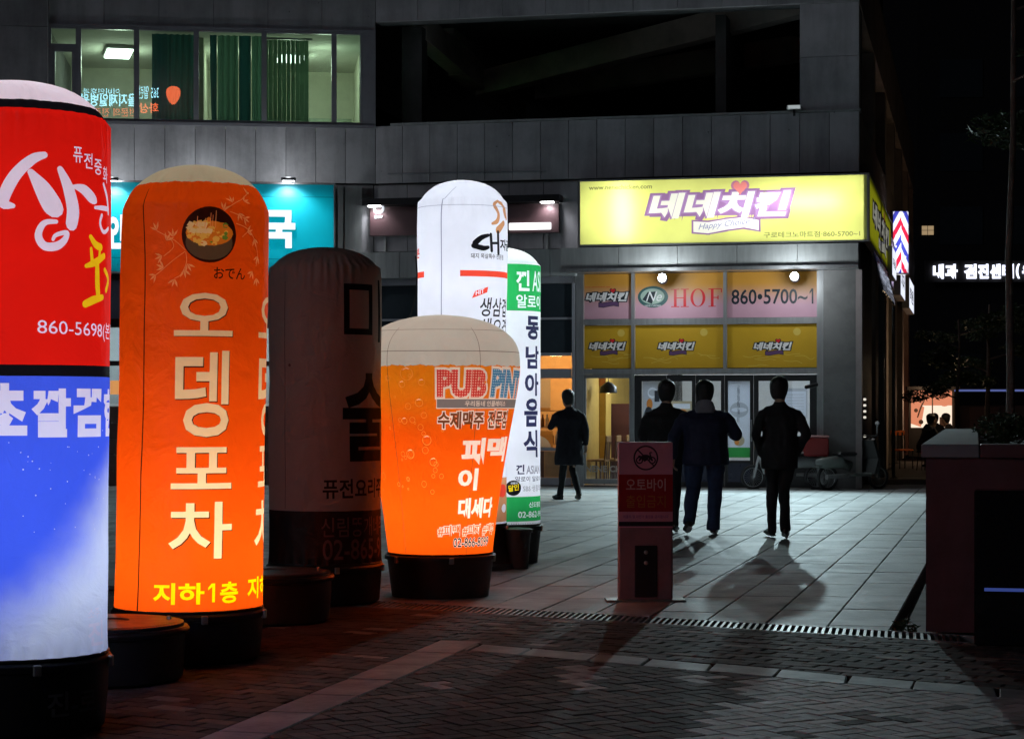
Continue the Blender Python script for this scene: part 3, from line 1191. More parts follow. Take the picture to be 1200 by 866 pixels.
for (x, y, r_) in ((476, 438, 8), (494, 448, 4), (471, 450, 4), (491, 472, 5), (500, 516, 6), (481, 532, 6), (508, 541, 5), (474, 493, 4)):
    u, v = D.pt(x, y)
    LD.append((8, ringp(u, v, D.m(r_), 0.004, n=20)))
    LD.append((5, stroke([(u - D.m(r_) * .5, v + D.m(r_) * .6, .003), (u, v + D.m(r_) * .8, .004), (u + D.m(r_) * .4, v + D.m(r_) * .7, .003)], .004)))


def outl(L, ink, edge, body, box, bold, extra=0.03, **k):
    L.append((edge, fit(body, box, bold + extra, ref=bold, **k)))
    L.append((ink, fit(body, box, bold, **k)))


b = D.box(512, 433, 570, 466)
outl(LD, 3, 5, 'PUB', b, 0.06, 0.07)
u_ = D.pt(576, 450)[0]
outl(LD, 4, 5, 'PINT', (u_, b[1] + .003, u_ + 0.46, b[3] + .01), 0.055, 0.07, skew=-0.02)
b = D.box(512, 468, 600, 478)
LD.append((5, rect(b[0] - .006, b[1] - .006, b[2] + .2, b[3] + .006)))
LD.append((6, rect(b[0], b[1], b[2] + .19, b[3])))
LD.append((5, fit('우리동네 인플레이스', (D.pt(545, 473)[0], b[1] + .012, D.pt(545, 473)[0] + .42, b[3] - .012), 0.01)))
b = D.box(513, 482, 567, 502)
outl(LD, 7, 5, '수제맥주', b, 0.035, 0.06)
b2 = D.box(572, 481, 590, 502)
outl(LD, 7, 5, '전문점', (b2[0], b2[1], b2[0] + .26, b2[3]), 0.03, 0.06)
for ch, x0, y0, x1, y1 in (('피', 541, 513, 568, 545), ('맥', 571, 512, 592, 541), ('이', 537, 549, 560, 575)):
    b = D.box(x0, y0, x1, y1)
    LD.append((5, fit(ch, b, 0.045)))
b = D.box(537, 583, 575, 607)
LD.append((5, fit('대세다', (b[0], b[1], b[0] + 0.46, b[3]), 0.045)))
b = D.box(513, 615, 560, 628)
outl(LD, 10, 5, '#피맥 #피자 #맥주', (b[0], b[1], b[0] + 0.78, b[3]), 0.02, 0.05)
b = D.box(531, 630, 560, 641)
LD.append((5, fit('02-866-8099', (b[0], b[1], b[0] + 0.5, b[3]), 0.05, ref=0.02)))
LD.append((9, fit('02-866-8099', (b[0], b[1], b[0] + 0.5, b[3]), 0.01)))
D.make('glowing inflatable shaped like a full pint of orange beer with cream foam', LD, mD,
       0, (0.55, 0.9, 1.3, 1.75), (12, 9, 6.5, 5), base_h=0.33, drum='bin', lampcol=(1, 0.98, 0.92))

# ---- E: tall white column
E_ = Tube(542, 18.7, tubeprof(0.40, 0.41, 0.40, 3.22, 3.53), shoulder=3.30, pleat=0.005, seed=41)
E_.R = 0.41
cool_f = INK('fabric_cool_white', (0.82, 0.84, 0.92))
rd2 = INK('print_red', (0.75, 0.06, 0.03))
tan = INK('print_tan', (0.55, 0.26, 0.12))
gsm = INK('print_grey_seam', (0.30, 0.32, 0.42), 0.4)
navy = INK('print_navy', (0.02, 0.02, 0.06), 0.3)
LE = []
for arc in ([(577, 262, 3), (583, 259, 6), (584, 250, 5), (579, 240, 4), (583, 236, 3)], [(583, 236, 3), (590, 243, 5), (593, 256, 6)], [(584, 270, 9), (590, 262, 7)], [(590, 246, 3), (592, 254, 4)]):
    LE.append((2, stroke(S(E_, [(a, b, c * 1.0) for a, b, c in arc], 4), .02)))
for u_, v_ in ((497, 300), (498, 292)):
    pass
for st in ([(557, 285, 7), (564, 279, 6), (572, 276, 4)], [(555, 288, 6), (566, 291, 6), (572, 290, 4)], [(575, 275, 4), (576, 294, 4)], [(584, 272, 4), (584, 297, 4.5)], [(576, 285, 3), (584, 285, 3)]):
    LE.append((3, stroke(S(E_, st, 4), .02)))
u_, v_ = E_.pt(586, 288)
LE.append((3, fit('자골', (u_, v_ - .04, u_ + .26, v_ + .06), 0.03)))
u_, v_ = E_.pt(552, 303)
LE.append((3, fit('돼지 목살특수 전문점', (u_, v_, u_ + .38, v_ + .045), 0.01)))
b = E_.box(539, 317, 594, 324)
LE.append((1, rect(b[0], b[1], b[2] + .2, b[3])))
LE.append((1, rect(-1.0, b[1], E_.pt(497, 320)[0], b[3])))
u_, v_ = E_.pt(490, 303)
LE.append((1, fit('본', (u_ - .05, v_, u_ + .06, v_ + .09), 0.03)))
u_, v_ = E_.pt(553, 347)
LE.append((1, [[(u_, v_ - .02), (u_ + .15, v_ + .035), (u_ + .16, v_ + .085), (u_ + .03, v_ + .045)]]))
LE.append((0, fit('HIT', (u_ + .035, v_ + .005, u_ + .12, v_ + .045), 0.02, skew=.3)))
for ty, y0, y1 in (('생삼겹', 349, 371), ('생오겹', 373, 394)):
    b = E_.box(561, y0, 588, y1)
    LE.append((3, fit(ty, (b[0], b[1], b[0] + 0.38, b[3]), 0.012, shear=.15)))
sv = E_.pt(542, 240)[1]
LE.append((4, stroke([(u, sv, .004) for u in np.linspace(-1.25, 1.25, 20)], .004)))
su = E_.pt(517, 300)[0]
LE.append((4, stroke([(su, v, .010) for v in np.linspace(0.3, sv, 8)] + [(su + .05, sv + .12, .005), (su + .12, sv + .22, .005)], .012)))
E_food = E_.pt(560, 560)[1]
b = E_.box(560, 560, 590, 612)
LE.append((2, rect(b[0], b[1], b[0] + .5, b[3])))
LE.append((1, disc(b[0] + .32, b[1] + .28, .1, .06, n=12)))
LE.append((0, disc(b[0] + .36, b[1] + .12, .06, .04, n=10)))
tE = E_.make('glowing white column with black brush lettering and a red stripe behind the beer glass', LE, [cool_f, rd2, tan, black_f, gsm], 0,
             (0.8, 1.4, 2.0, 2.6, 3.15), 9, base_h=0.40, drum='cone', lampcol=(0.93, 0.96, 1.0))

# ---- F: white and green column
Fc_ = Tube(588, 19.4, tubeprof(0.365, 0.368, 0.36, 2.72, 2.97), shoulder=2.80, pleat=0.003, seed=51)
Fc_.R = 0.368
grn_f = INK('print_green', (0.02, 0.36, 0.09))
nav2 = INK('print_dark_navy', (0.03, 0.035, 0.10), 0.4)
gy2 = INK('print_mid_grey', (0.3, 0.3, 0.36))
LF = []
gT, gB = Fc_.pt(600, 309)[1], Fc_.pt(600, 364)[1]
bT, bB = Fc_.pt(600, 582)[1], Fc_.pt(600, 611)[1]
LF.append((1, rect(-1.3, gB, 1.3, gT)))
LF.append((1, rect(-1.3, bB, 1.3, bT)))
b = Fc_.box(605, 317, 621, 341)
LF.append((0, fit('낀', (b[0], b[1], b[0] + .15, b[3]), 0.035)))
LF.append((0, fit('ASIAN', (b[0] + .19, b[1], b[0] + .55, b[3]), 0.01)))
b = Fc_.box(605, 345, 621, 361)
LF.append((0, fit('알로이', (b[0], b[1], b[0] + .36, b[3]), 0.02)))
for ch, y0, y1, x0 in (('동', 370, 398, 616), ('남', 405, 432, 616), ('아', 437, 464, 615), ('음', 467, 500, 614), ('식', 504, 536, 613)):
    b = Fc_.box(x0, y0, x0 + 10, y1)
    LF.append((2, fit(ch, (b[0], b[1], b[0] + 0.215, b[3]), 0.035)))
u_, v_ = Fc_.pt(605, 556)
LF.append((2, fit('낀', (u_, v_, u_ + .09, v_ + .09), 0.03)))
LF.append((3, fit('ASIAN', (u_ + .11, v_, u_ + .34, v_ + .08), 0.03)))
LF.append((2, fit('알로이 알로이', (u_ - .01, v_ - .07, u_ + .36, v_ - .02), 0.01)))
u_, v_ = Fc_.pt(602, 572)
LF.append((4, disc(u_, v_, .078, .072, n=24)))
LF.append((5, fit('달인', (u_ - .05, v_ - .035, u_ + .055, v_ + .025), 0.03, skew=.15)))
LF.append((0, fit('생활의', (u_ - .03, v_ + .035, u_ + .04, v_ + .055), 0.02)))
LF.append((3, fit('SBS 생활의 달인', (u_ + .10, v_ - .035, u_ + .52, v_ + .025), 0.005)))
u_, v_ = Fc_.pt(619, 592)
LF.append((0, fit('신도림점', (u_ + .01, v_ - .02, u_ + .24, v_ + .03), 0.02)))
u_, v_ = Fc_.pt(607, 607)
LF.append((0, fit('02-862-9988', (u_, v_, u_ + .46, v_ + .06), 0.02)))
for k in range(60):
    LF.append((3, disc(-.7 + k * .024, 0.02, .005, n=6)))
Fc_.make('glowing white inflatable column with a green top and foot and navy letters, farthest one back', LF, [cool_f, grn_f, nav2, gy2, black_f, yel_f], 0,
         (0.75, 1.3, 1.85, 2.4, 2.75), 7.0, base_h=0.36, drum='bin', lampcol=(0.95, 0.98, 1.0))


# ---- spare round bases without a balloon
def spare(px, d, r, h, label):
    x = (px - CX) / F_PX * d
    t = thing('deflated_sign', label, 'sign base', (x, d, 0), 0, 'deflated sign bases between the columns')
    MB().lathe([(r * .9, 0), (r * .97, .02), (r, h * .6), (r * 1.0, h - .06), (r * 1.05, h - .055), (r * 1.06, h - .035), (r * 1.03, h - .02), (r * .99, h - .018), (r * .985, h), (r * .93, h + .004)], 56).build('drum', M_drum, t, smooth=True)
    MB().lathe([(r * .925, h - .004), (r * .91, h + .006), (r * .3, h + .012), (r * .28, h + .004)], 48, cap=False).build('lid', M_lid, t, smooth=True)
    MB().lathe([(r * .28, h + .004), (0.001, h + .002)], 24, cap=False).build('blower_opening', M_black, t)
    for a in (0.3, 2.4, 4.5):
        MB().lathe([(.014, 0), (.014, .012), (.009, .016)], 6, (r * .8 * math.cos(a), r * .8 * math.sin(a), h + .008)).build('bolt', M_bolt, t)
    return t


spare(124, 10.96, 0.42, 0.31, 'low black round sign base with a flat dusty lid, between the red and orange columns')
spare(316, 14.0, 0.42, 0.34, 'low black round sign base in the shade right of the orange column')
t = thing('deflated_sign', 'small black bucket shaped base beside the green and white column', 'sign base', ((600 - CX) / F_PX * 18.9 - .005, 18.95, 0), 0, 'deflated sign bases between the columns')
t.location.x = (603 - CX) / F_PX * 19.0
t.location.y = 18.62
t.location = ((606 - CX) / F_PX * 18.6, 18.62, 0)
MB().lathe([(.10, 0), (.125, .33), (.14, .33), (.14, .36), (.12, .365)], 28).build('bucket', M_drum, t, smooth=True)
MB().lathe([(.118, .362), (.03, .375), (.001, .376)], 28, cap=False).build('lid', M_drum, t, smooth=True)


# ================================================================== SIGN POST: NO MOTORCYCLES
M_postw = mat('painted_post_grey', (0.27, 0.16, 0.17), 0.5, var=0.25, scale=5, bump=0.15)
M_plate = mat('steel_plate', (0.30, 0.29, 0.27), 0.5, 0.5, var=0.3, scale=10)
po = thing('post_sign', 'standing metal post with a no motorcycles sign in front of the walkers', 'sign', ((756 - CX) / F_PX * 15.5, 15.5, 0), 0.03)
MB().cbox(-.205, .205, -.055, .055, .006, 1.20, .012).build('cabinet', M_postw, po)
MB().cbox(-.30, .30, -.11, .13, .0, .014, .004).build('base_plate', M_plate, po)
M_dk = mat('dark_hatch', (0.02, 0.018, 0.018), 0.5)
MB().cbox(-.085, .085, -.068, -.056, .03, .42, .004).build('hatch', M_dk, po)
for z in (.37, .29):
    MB().lathe([(.016, 0), (.016, .01), (.008, .014)], 10, M=Matrix.Translation((0, -.068, z)) @ Matrix.Rotation(PI / 2, 4, 'X')).build('lock', M_bolt, po)
pw, pr_, pb, pc, pv = (mat('panel_pink_white', (0.66, 0.34, 0.42), 0.45, bump=0.02), mat('panel_red', (0.34, 0.014, 0.018), 0.45), mat('panel_black', (0.02, 0.015, 0.02), 0.4),
                       mat('panel_cream', (0.66, 0.52, 0.46), 0.5), mat('panel_gold', (0.40, 0.16, 0.03), 0.5))
pu = mat('panel_purple', (0.22, 0.03, 0.25), 0.5)
LP = []
LP.append((1, rect(-.206, .955 - .28, .206, .955)))
LP.append((2, rect(-.206, .565, .206, .60)))
LP.append((5, ringp(0, 1.08, .094, .012, n=36)))
for s_ in (-1, 1):
    LP.append((5, ringp(s_ * .048, 1.062, .028, .010, n=16)))
LP.append((5, stroke([(-.048, 1.062, .014), (-.02, 1.095, .014), (.02, 1.09, .02), (.048, 1.062, .014)], .01)))
LP.append((5, stroke([(.048, 1.062, .01), (.03, 1.115, .01), (.045, 1.12, .008)], .01)))
LP.append((5, [[(-.055, 1.10), (.015, 1.085), (.02, 1.07), (-.01, 1.05), (-.03, 1.075), (-.06, 1.085)]]))
LP.append((5, stroke([(-.064, 1.143, .010), (.064, 1.017, .010)], .01)))
LP.append((3, fit('오토바이', (-.15, .83, .15, .925), 0.01)))
LP.append((4, fit('출입금지', (-.15, .705, .15, .80), 0.01)))
LP.append((6, fit('이륜차 및 자전거 출입을 금지합니다', (-.17, .625, .17, .65), 0.01)))
sheet('sign_panel', (-.203, .555, .203, 1.195), 2, 2, LP, lambda u, v: (u, -.0575, v), [pw, pr_, pb, pc, pv, pb, pu], po, smooth=False)


# ================================================================== BUILDING
class Fr:
    def __init__(s, O, X):
        s.O, s.X = Vector(O), Vector(X).normalized()
        s.Y = Vector((-s.X.y, s.X.x, 0))

    def s(s, px, y=0.0):
        k = (px - CX) / F_PX
        return (k * (s.O.y + s.Y.y * y) - s.O.x - s.Y.x * y) / (s.X.x - k * s.X.y)

    def w(s, a, y, z): return s.O + s.X * a + s.Y * y + Vector((0, 0, z))

    def p(s, px, py, y=0.0):
        a = s.s(px, y)
        d = s.w(a, y, 0).y
        return a, HCAM + (HOR - py) / F_PX * d

    def M(s, base):   # frame -> local space of base frame
        mb = Matrix((( base.X.x, base.Y.x, 0, base.O.x), (base.X.y, base.Y.y, 0, base.O.y), (0, 0, 1, 0), (0, 0, 0, 1)))
        ms = Matrix(((s.X.x, s.Y.x, 0, s.O.x), (s.X.y, s.Y.y, 0, s.O.y), (0, 0, 1, 0), (0, 0, 0, 1)))
        return mb.inverted() @ ms

    def rz(s): return math.atan2(s.X.y, s.X.x)


FA = Fr((3.15, 37.8, 0), (0.975, -0.221, 0))
sL = FA.s(440)
FB = Fr(FA.w(sL, 0, 0), (0.992, 0.123, 0))
s1 = FA.s(1007)
FS = Fr(FA.w(s1, 0, 0), (0.221, 0.975, 0))     # side wall, x runs away from us; its local +y points into the building (left)
FSm = Fr(FA.w(s1, 0, 0), (0.221, 0.975, 0))
I4 = Matrix.Identity(4)
MBw = FB.M(FA)
MSw = FSm.M(FA)

M_panel = mat('cladding_panel_grey', (0.36, 0.36, 0.38), 0.55, var=0.3, scale=1.4, bump=0.15, rnd=0.10, stretch=(1.6, 1.6, 0.22), stain=0.25)
M_conc = mat('concrete_dark', (0.14, 0.14, 0.145), 0.8, var=0.3, scale=1.2, bump=0.3)
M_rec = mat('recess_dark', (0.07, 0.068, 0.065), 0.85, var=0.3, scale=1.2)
M_ledge = mat('metal_ledge', (0.34, 0.36, 0.36), 0.4, 0.3, var=0.25, scale=1.5, stretch=(3, 3, .4))
M_frame = mat('window_frame_grey', (0.32, 0.33, 0.37), 0.4, 0.4, var=0.1)
M_alu = mat('brushed_aluminium', (0.36, 0.37, 0.38), 0.33, 0.75, var=0.2, scale=3, stretch=(4, 4, .5))
M_dframe = mat('black_door_frame', (0.012, 0.012, 0.014), 0.35)
M_brown = mat('brown_stone_wall', (0.10, 0.065, 0.05), 0.55, var=0.3, scale=2.5)
M_tile = mat('brown_wall_tile', (0.09, 0.06, 0.052), 0.35, var=0.25, scale=5, rnd=0.3)
M_pillar = mat('grey_pillar_stone', (0.10, 0.10, 0.10), 0.5, var=0.3, scale=2)
M_glass = glass('window_glass')
M_glassd = glass('shop_glass', (0.93, 0.96, 0.97))
M_dglass = mat('dark_spandrel_glass', (0.03, 0.04, 0.05), 0.12, var=0.1, spec=0.6)
M_wall_g = mat('room_wall_pale_green', (0.54, 0.54, 0.44), 0.85, var=0.08)
M_wall_w = mat('room_wall_white', (0.62, 0.64, 0.66), 0.85, var=0.06)
M_wall_y = mat('room_wall_yellow', (0.55, 0.33, 0.06), 0.8, var=0.1)
M_ceil = mat('room_ceiling', (0.55, 0.56, 0.50), 0.9, var=0.05)
M_floor_i = mat('room_floor', (0.14, 0.11, 0.09), 0.5, var=0.2)
M_wood = mat('chair_wood', (0.11, 0.045, 0.02), 0.45, var=0.3, scale=8)

bld = thing('commercial_building', 'dark grey panelled building with shops below and an open upper deck', 'building', FA.O, FA.rz())


def bx(name, m, M, x0, x1, y0, y1, z0, z1, parent=None, **k):
    return MB().box(x0, x1, y0, y1, z0, z1, M=M).build(name, m, parent or bld, **k)


zb0, zb1 = 5.74, 6.84          # parapet band
zt0, zt1 = 8.82, 10.3          # upper band
# --- parapet band panels, front (right block) and left wing
pw_ = 0.525


def panels(M, xa, xb, z0, z1, w, y=0.0, th=0.06, rows=1, name='wall_panel', m=None):
    n = max(1, round((xb - xa) / w))
    w = (xb - xa) / n
    h = (z1 - z0) / rows
    c0 = None
    for i in range(n):
        for r in range(rows):
            g = 0.0045
            if c0 is None:
                c0 = MB().cbox(-w / 2 + g, w / 2 - g, 0, th, g, h - g, 0.003).build(name, m or M_panel, bld)
                o = c0
            else:
                o = bpy.data.objects.new(name, c0.data)
                C.objects.link(o)
                o.parent = bld
            o.matrix_local = M @ Matrix.Translation((xa + (i + .5) * w, y + random.uniform(-.003, .003), z0 + r * h))


panels(I4, sL, s1, zb0, zb1, pw_)
panels(MBw, FB.s(-60), 0, zb0, zb1, 0.56)
bx('wall_core', M_conc, I4, sL, s1 - .01, 0.045, 0.30, zb0 + .01, zb1 - .02)
bx('wall_core', M_conc, MBw, FB.s(-60), 0, 0.065, 0.30, zb0 + .01, zb1 - .1)
bx('coping', M_ledge, I4, sL + .3, s1 + .02, -0.03, 0.33, zb1, zb1 + .04)
MB().tube([(FA.s(455), -.03, zb0 + .18), (FA.s(640), -.03, zb0 + .16)], .012, 6).build('conduit', M_frame, bld)
# --- upper band
panels(I4, sL, s1, zt0, zt1, 0.80)
bx('wall_core', M_conc, I4, sL, s1 - .01, 0.065, 0.5, zt0 + .01, zt1)
panels(MBw, FB.s(57), -0.0, 8.66, zt1, 1.1)
bx('wall_core', M_conc, MBw, FB.s(57), 0, 0.065, 0.4, 8.67, zt1)
panels(MBw, FB.s(-60), FB.s(57), 6.85, zt1, 0.9, y=-0.12, rows=2)
bx('wall_core', M_conc, MBw, FB.s(-60), FB.s(57), -0.05, 5, 6.85, zt1)
# --- corner column of the upper deck
cs0 = FA.s(937)
panels(I4, cs0, s1, zb1 + .04, zt0, s1 - cs0, y=0.02, rows=2)
bx('corner_column', M_conc, I4, cs0, s1 - .02, 0.085, 1.2, zb1 + .045, zt0)
# --- deck: floor, back wall, ceiling with crossing beams
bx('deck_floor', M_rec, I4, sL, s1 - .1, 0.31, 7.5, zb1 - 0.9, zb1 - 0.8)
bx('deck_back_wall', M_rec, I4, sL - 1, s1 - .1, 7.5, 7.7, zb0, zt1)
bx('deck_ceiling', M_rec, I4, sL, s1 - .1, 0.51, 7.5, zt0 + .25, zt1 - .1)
bx('roof', M_conc, I4, sL - 6, s1, 0.5, 30, zt1, zt1 + .1)
mb = MB()


M_beam = mat('beam_concrete', (0.40, 0.34, 0.31), 0.8, var=.3, scale=1.5)


def beam(a, b, w, h, m=M_beam, name='ceiling_beam'):
    a, b = Vector(a), Vector(b)
    t = (b - a).normalized()
    n = Vector((0, 0, 1)).cross(t).normalized()
    o = MB().loft([[p + n * sx * w / 2 + Vector((0, 0, sz)) for sx, sz in ((-1, 0), (1, 0), (1, h), (-1, h))] for p in (a, b)])
    o.build(name, m, bld)


zc = zt0 + .24
s5, s55 = FA.s(505), FA.s(560)
beam((sL + .3, .52, zc - .12), (FA.s(745), .7, zc - .10), .3, .3)
beam((sL + .6, .9, zc - .45), (FA.s(560, 4), 4.4, zc - 1.0), .35, .5)
beam((FA.s(560, 4), 4.3, zc - 1.05), (FA.s(940), .8, zc - .30), .35, .5)
beam((FA.s(620, 5), 6.0, zc - .9), (FA.s(930, 3), 3.5, zc - .7), .3, .5)
beam((sL + .8, 3.0, zc - .8), (FA.s(600, 6), 6.8, zc - 1.3), .3, .4)
beam((FA.s(520, 2), 2.2, zc - .1), (FA.s(575, 6), 7.0, zc - .5), .3, .5)
bx('deck_column', M_rec, I4, sL + .35, sL + .75, 0.6, 1.0, zb1, zt0)

# --- wall behind and above the shops (between shop fronts and parapet band)

bx('sign_wall', M_panel, I4, sL, s1 - .01, 0.20, 0.5, 3.9, zb0)
for px in (400, 430, 500, 560, 620, 668):
    pass
panels(I4, FA.s(436), FA.s(676), 4.45, zb0 - .02, 0.62, y=0.13)
# pillar strips left of the brown sign
for px0, px1 in ((396, 402), (404, 424)):
    a, b = FB.s(px0), FB.s(px1)
    bx('wall_pilaster', M_ledge, MBw, a, b, -.02, .22, 4.1, zb0 - .05)
bx('wall_panel', M_panel, MBw, FB.s(392), FB.s(438), .20, .4, 3.2, zb0)
# ledge strip
zl0, zl1 = 3.93, 4.42
xs_ = [FB.s(400), 0]
bx('ledge', M_ledge, MBw, FB.s(398), 0.02, -0.12, .3, zl0, zl1)
n = 8
a, b = sL + .02, FA.s(676)
for i in range(n):
    bx('ledge', M_ledge, I4, a + (b - a) / n * i + .006, a + (b - a) / n * (i + 1) - .006, -0.12, .19, zl0, zl1)
# canopy under the yellow sign
a, b = FA.s(661), s1
n = 5
for i in range(n):
    bx('canopy_panel', M_ledge, I4, a + (b - a) / n * i + .004, a + (b - a) / n * (i + 1) - .004, -0.32, .19, 4.04, 4.425)
bx('canopy_lip', M_alu, I4, a, b, -0.40, .19, 3.97, 4.035)

# --- left shop front of dark glass (under the ledge, px 447..675)
bx('soffit_bar', M_frame, I4, sL, FA.s(672), 0.02, .2, 3.80, 3.925)
xa = sL
cols = [440, 500, 560, 606, 672]
for i in range(4):
    a, b = FA.s(cols[i]) + .02, FA.s(cols[i + 1]) - .03
    for z0, z1 in ((3.16, 3.79), (2.50, 3.12)):
        bx('spandrel_glass', M_dglass, I4, a, b, 0.06, .10, z0, z1)
    bx('mullion', M_frame, I4, b, b + .05, 0.0, .16, 0.05, 3.8)
bx('transom', M_frame, I4, sL, FA.s(672) - .05, 0.03, .15, 3.12, 3.16)
bx('transom', M_frame, I4, sL, FA.s(672) - .05, 0.03, .15, 2.44, 2.50)
bx('transom', M_frame, I4, sL, FA.s(672) - .05, 0.02, .15, 2.02, 2.20)
bx('transom', M_frame, I4, sL, FA.s(672) - .05, 0.02, .15, 0.02, 0.16)
# lit lower shop windows
for i in (1, 2, 3):
    a, b = FA.s(cols[i]) + .02, FA.s(cols[i + 1]) - .03
    w_ = bx('window', M_frame, I4, a, b, 0.05, .08, 0.66, 0.72)
    MB().box(a, b, 0.055, .063, 0.725, 2.015).build('pane', M_glassd, w_)
    MB().box(a, b, 0.055, .063, 2.205, 2.435).build('pane', M_glassd, w_)
    mw = mat('warm_wood_panel', (0.42, 0.22, 0.09), 0.5, var=0.25, scale=4)
    MB().box(a, (a + b) / 2 - .03, 0.055, .07, 0.165, 0.655).build('kick_panel', mat('brown_kick_panel', (0.12, 0.05, 0.03), 0.5), w_)
    MB().box((a + b) / 2 - .025, b, 0.055, .07, 0.165, 0.655).build('kick_panel', mw, w_)
# interior of that shop: amber walls, shelves with bottles
xi0, xi1 = sL + .3, FA.s(672) - .02
bx('interior_wall', mat('amber_wall', (0.70, 0.40, 0.15), 0.8, var=0.1), I4, xi0, xi1, 2.6, 2.7, 0, 3.0)
bx('interior_wall', mat('amber_wall', (0.70, 0.40, 0.15), 0.8), I4, xi1 - .0, xi1 + .05, 0.2, 2.6, 0, 3.0)
bx('interior_floor', M_floor_i, I4, sL, FA.s(672), 0.16, 2.6, -0.02, 0.03)
bx('interior_ceiling', M_ceil, I4, sL, FA.s(672), 0.21, 2.6, 2.70, 2.75)
for k in range(2):
    lamp('shop_lamp', 'POINT', FA.w(FA.s(560 + 75 * k), 1.3, 2.4), 48, (1.0, 0.66, 0.34), radius=.12)

# shelves with bottles in the amber shop, a pale poster and low counter
M_shelf = mat('shelf_wood', (0.35, 0.20, 0.09), .5, var=.2)
a = FA.w(FA.s(632, 1.1), 1.1, 0)
sh_ = thing('display_shelf', 'wooden display shelf of bottles in the amber lit window left of the chicken shop', 'shelf', a, FA.rz())
for z in (.78, 1.10, 1.42):
    MB().box(-1.0, .62, -.14, .14, z - .02, z).build('shelf_board', M_shelf, sh_)
for x in (-1.0, -.2, .6):
    MB().box(x - .02, x + .02, -.14, .14, 0, 1.45).build('upright', M_shelf, sh_)
bt = [mat('bottle_green', (.04, .14, .05), .15), mat('bottle_amber', (.25, .09, .02), .15), mat('bottle_red', (.40, .04, .03), .3), mat('bottle_clear', (.5, .48, .42), .15)]
rr = random.Random(4)
protos = {}
ORD = ('leftmost', 'second', 'third', 'fourth', 'fifth', 'sixth', 'rightmost')
for zi, z in enumerate((.78, 1.10)):
    for i in range(7):
        k = (0, 1, 3, 1, 0, 3, 1)[i] if zi else (2, 3, 2, 1, 3, 2, 3)[i]
        if k not in protos:
            b_ = MB().lathe([(.033, 0), (.035, .01), (.035, .14), (.013, .19), (.013, .24), (.016, .245)], 10).build('bottle', bt[k], None, smooth=True)
            protos[k] = b_.data
        else:
            b_ = bpy.data.objects.new('bottle', protos[k])
            C.objects.link(b_)
        b_.location = FA.w(FA.s(630, 1.1) + i * .098, 1.1 + rr.uniform(-.06, .04), z + .001)
        props(b_, ORD[i] + ' of seven bottles on the ' + ('lower', 'upper')[zi] + ' shelf, ' + ('green', 'amber', 'red', 'clear')[k] + ' glass', 'bottle', 'bottles on the shelves in the amber window')
posm = [cloth('poster_sand', (.75, .62, .42), .5, bump=0), cloth('poster_slate', (.16, .20, .26), .5, bump=0), cloth('poster_pale', (.7, .75, .8), .5, bump=0), cloth('poster_ochre', (.55, .30, .08), .5, bump=0)]
a0, a1 = FA.p(607, 481, .12), FA.p(645, 444, .12)
L = [(2, rect(a0[0] + .05, a0[1] + .05, a1[0] - .25, a1[1] - .06)), (1, [[(a1[0] - .42, a0[1] + .08), (a1[0] - .34, a1[1] - .12), (a1[0] - .26, a0[1] + .08), (a1[0] - .34, a0[1] + .2)]]),
     (3, rect(a0[0], a0[1], a1[0], a0[1] + .05))]
sheet('poster', (a0[0], a0[1], a1[0], a1[1]), 2, 2, L, lambda u, v: (u, .125, v), posm, bld, 0, smooth=False)
a0, a1 = FA.p(607, 527, .12), FA.p(648, 505, .12)
L = [(2, disc((a0[0] + a1[0]) / 2, a0[1] + .02, .30, .26, n=20)), (1, rect(a0[0], a0[1], a1[0], a0[1] + .05))]
sheet('poster', (a0[0], a0[1], a1[0], a1[1]), 2, 2, L, lambda u, v: (u, .125, v), posm, bld, 3, smooth=False)

# --- right shop: frames
xw0, xd0, xm, xd1, xj = FA.s(683), FA.s(741), FA.s(849), FA.s(957), FA.s(965)
zr = [0.0, 2.08, 2.20, 3.00, 3.12, 3.94]
yf = 0.10
bx('jamb', M_alu, I4, FA.s(674), xw0, yf - .06, yf + .12, 0, 3.965)
bx('jamb', M_alu, I4, xd1, xj, yf - .06, yf + .12, 0, 3.965)
bx('mullion', M_alu, I4, xd0 - .03, xd0 + .03, yf - .05, yf + .10, 0, 3.965)
bx('mullion', M_alu, I4, xm - .03, xm + .03, yf - .05, yf + .10, 2.09, 3.965)
for a, b in ((xw0, xd0 - .03), (xd0 + .03, xm - .03), (xm + .03, xd1)):
    bx('transom', M_alu, I4, a, b, yf - .04, yf + .08, 2.09, 2.19)
    bx('transom', M_alu, I4, a, b, yf - .04, yf + .08, 3.01, 3.12)
bx('corner_pillar', M_pillar, I4, xj + .002, FA.s(1003), -.05, .6, 0, 3.965)
bx('pillar_edge', mat('pillar_edge_pale', (0.22, 0.19, 0.19), 0.5), I4, FA.s(1003) + .003, s1 + .05, -.06, .2, 0, 3.965)
bx('infill_wall', M_pillar, I4, FA.s(655), FA.s(674) - .002, .02, .3, 3.79, 3.965)

# backlit film panels above the doors
fp = [cloth('film_orange_pink', (0.60, 0.36, 0.47), 0.5, bump=0.03, kind='grad', col2=(0.62, 0.30, 0.04), a=3.30, b=3.80),
      cloth('film_yellow', (0.55, 0.34, 0.02), 0.5, bump=0.03),
      INK('film_white', (0.8, 0.82, 0.85), 0.5, bump=0), INK('film_black', (0.01, 0.02, 0.03), 0.3, bump=0),
      INK('film_red', (0.65, 0.02, 0.03), 0.5, bump=0), INK('film_purple', (0.12, 0.06, 0.16), 0.4, bump=0),
      INK('film_teal', (0.03, 0.10, 0.10), 0.4, bump=0), INK('film_pale_yellow', (0.66, 0.50, 0.10), 0.5, bump=0), INK('film_sage', (0.35, 0.48, 0.42), 0.5, bump=0)]


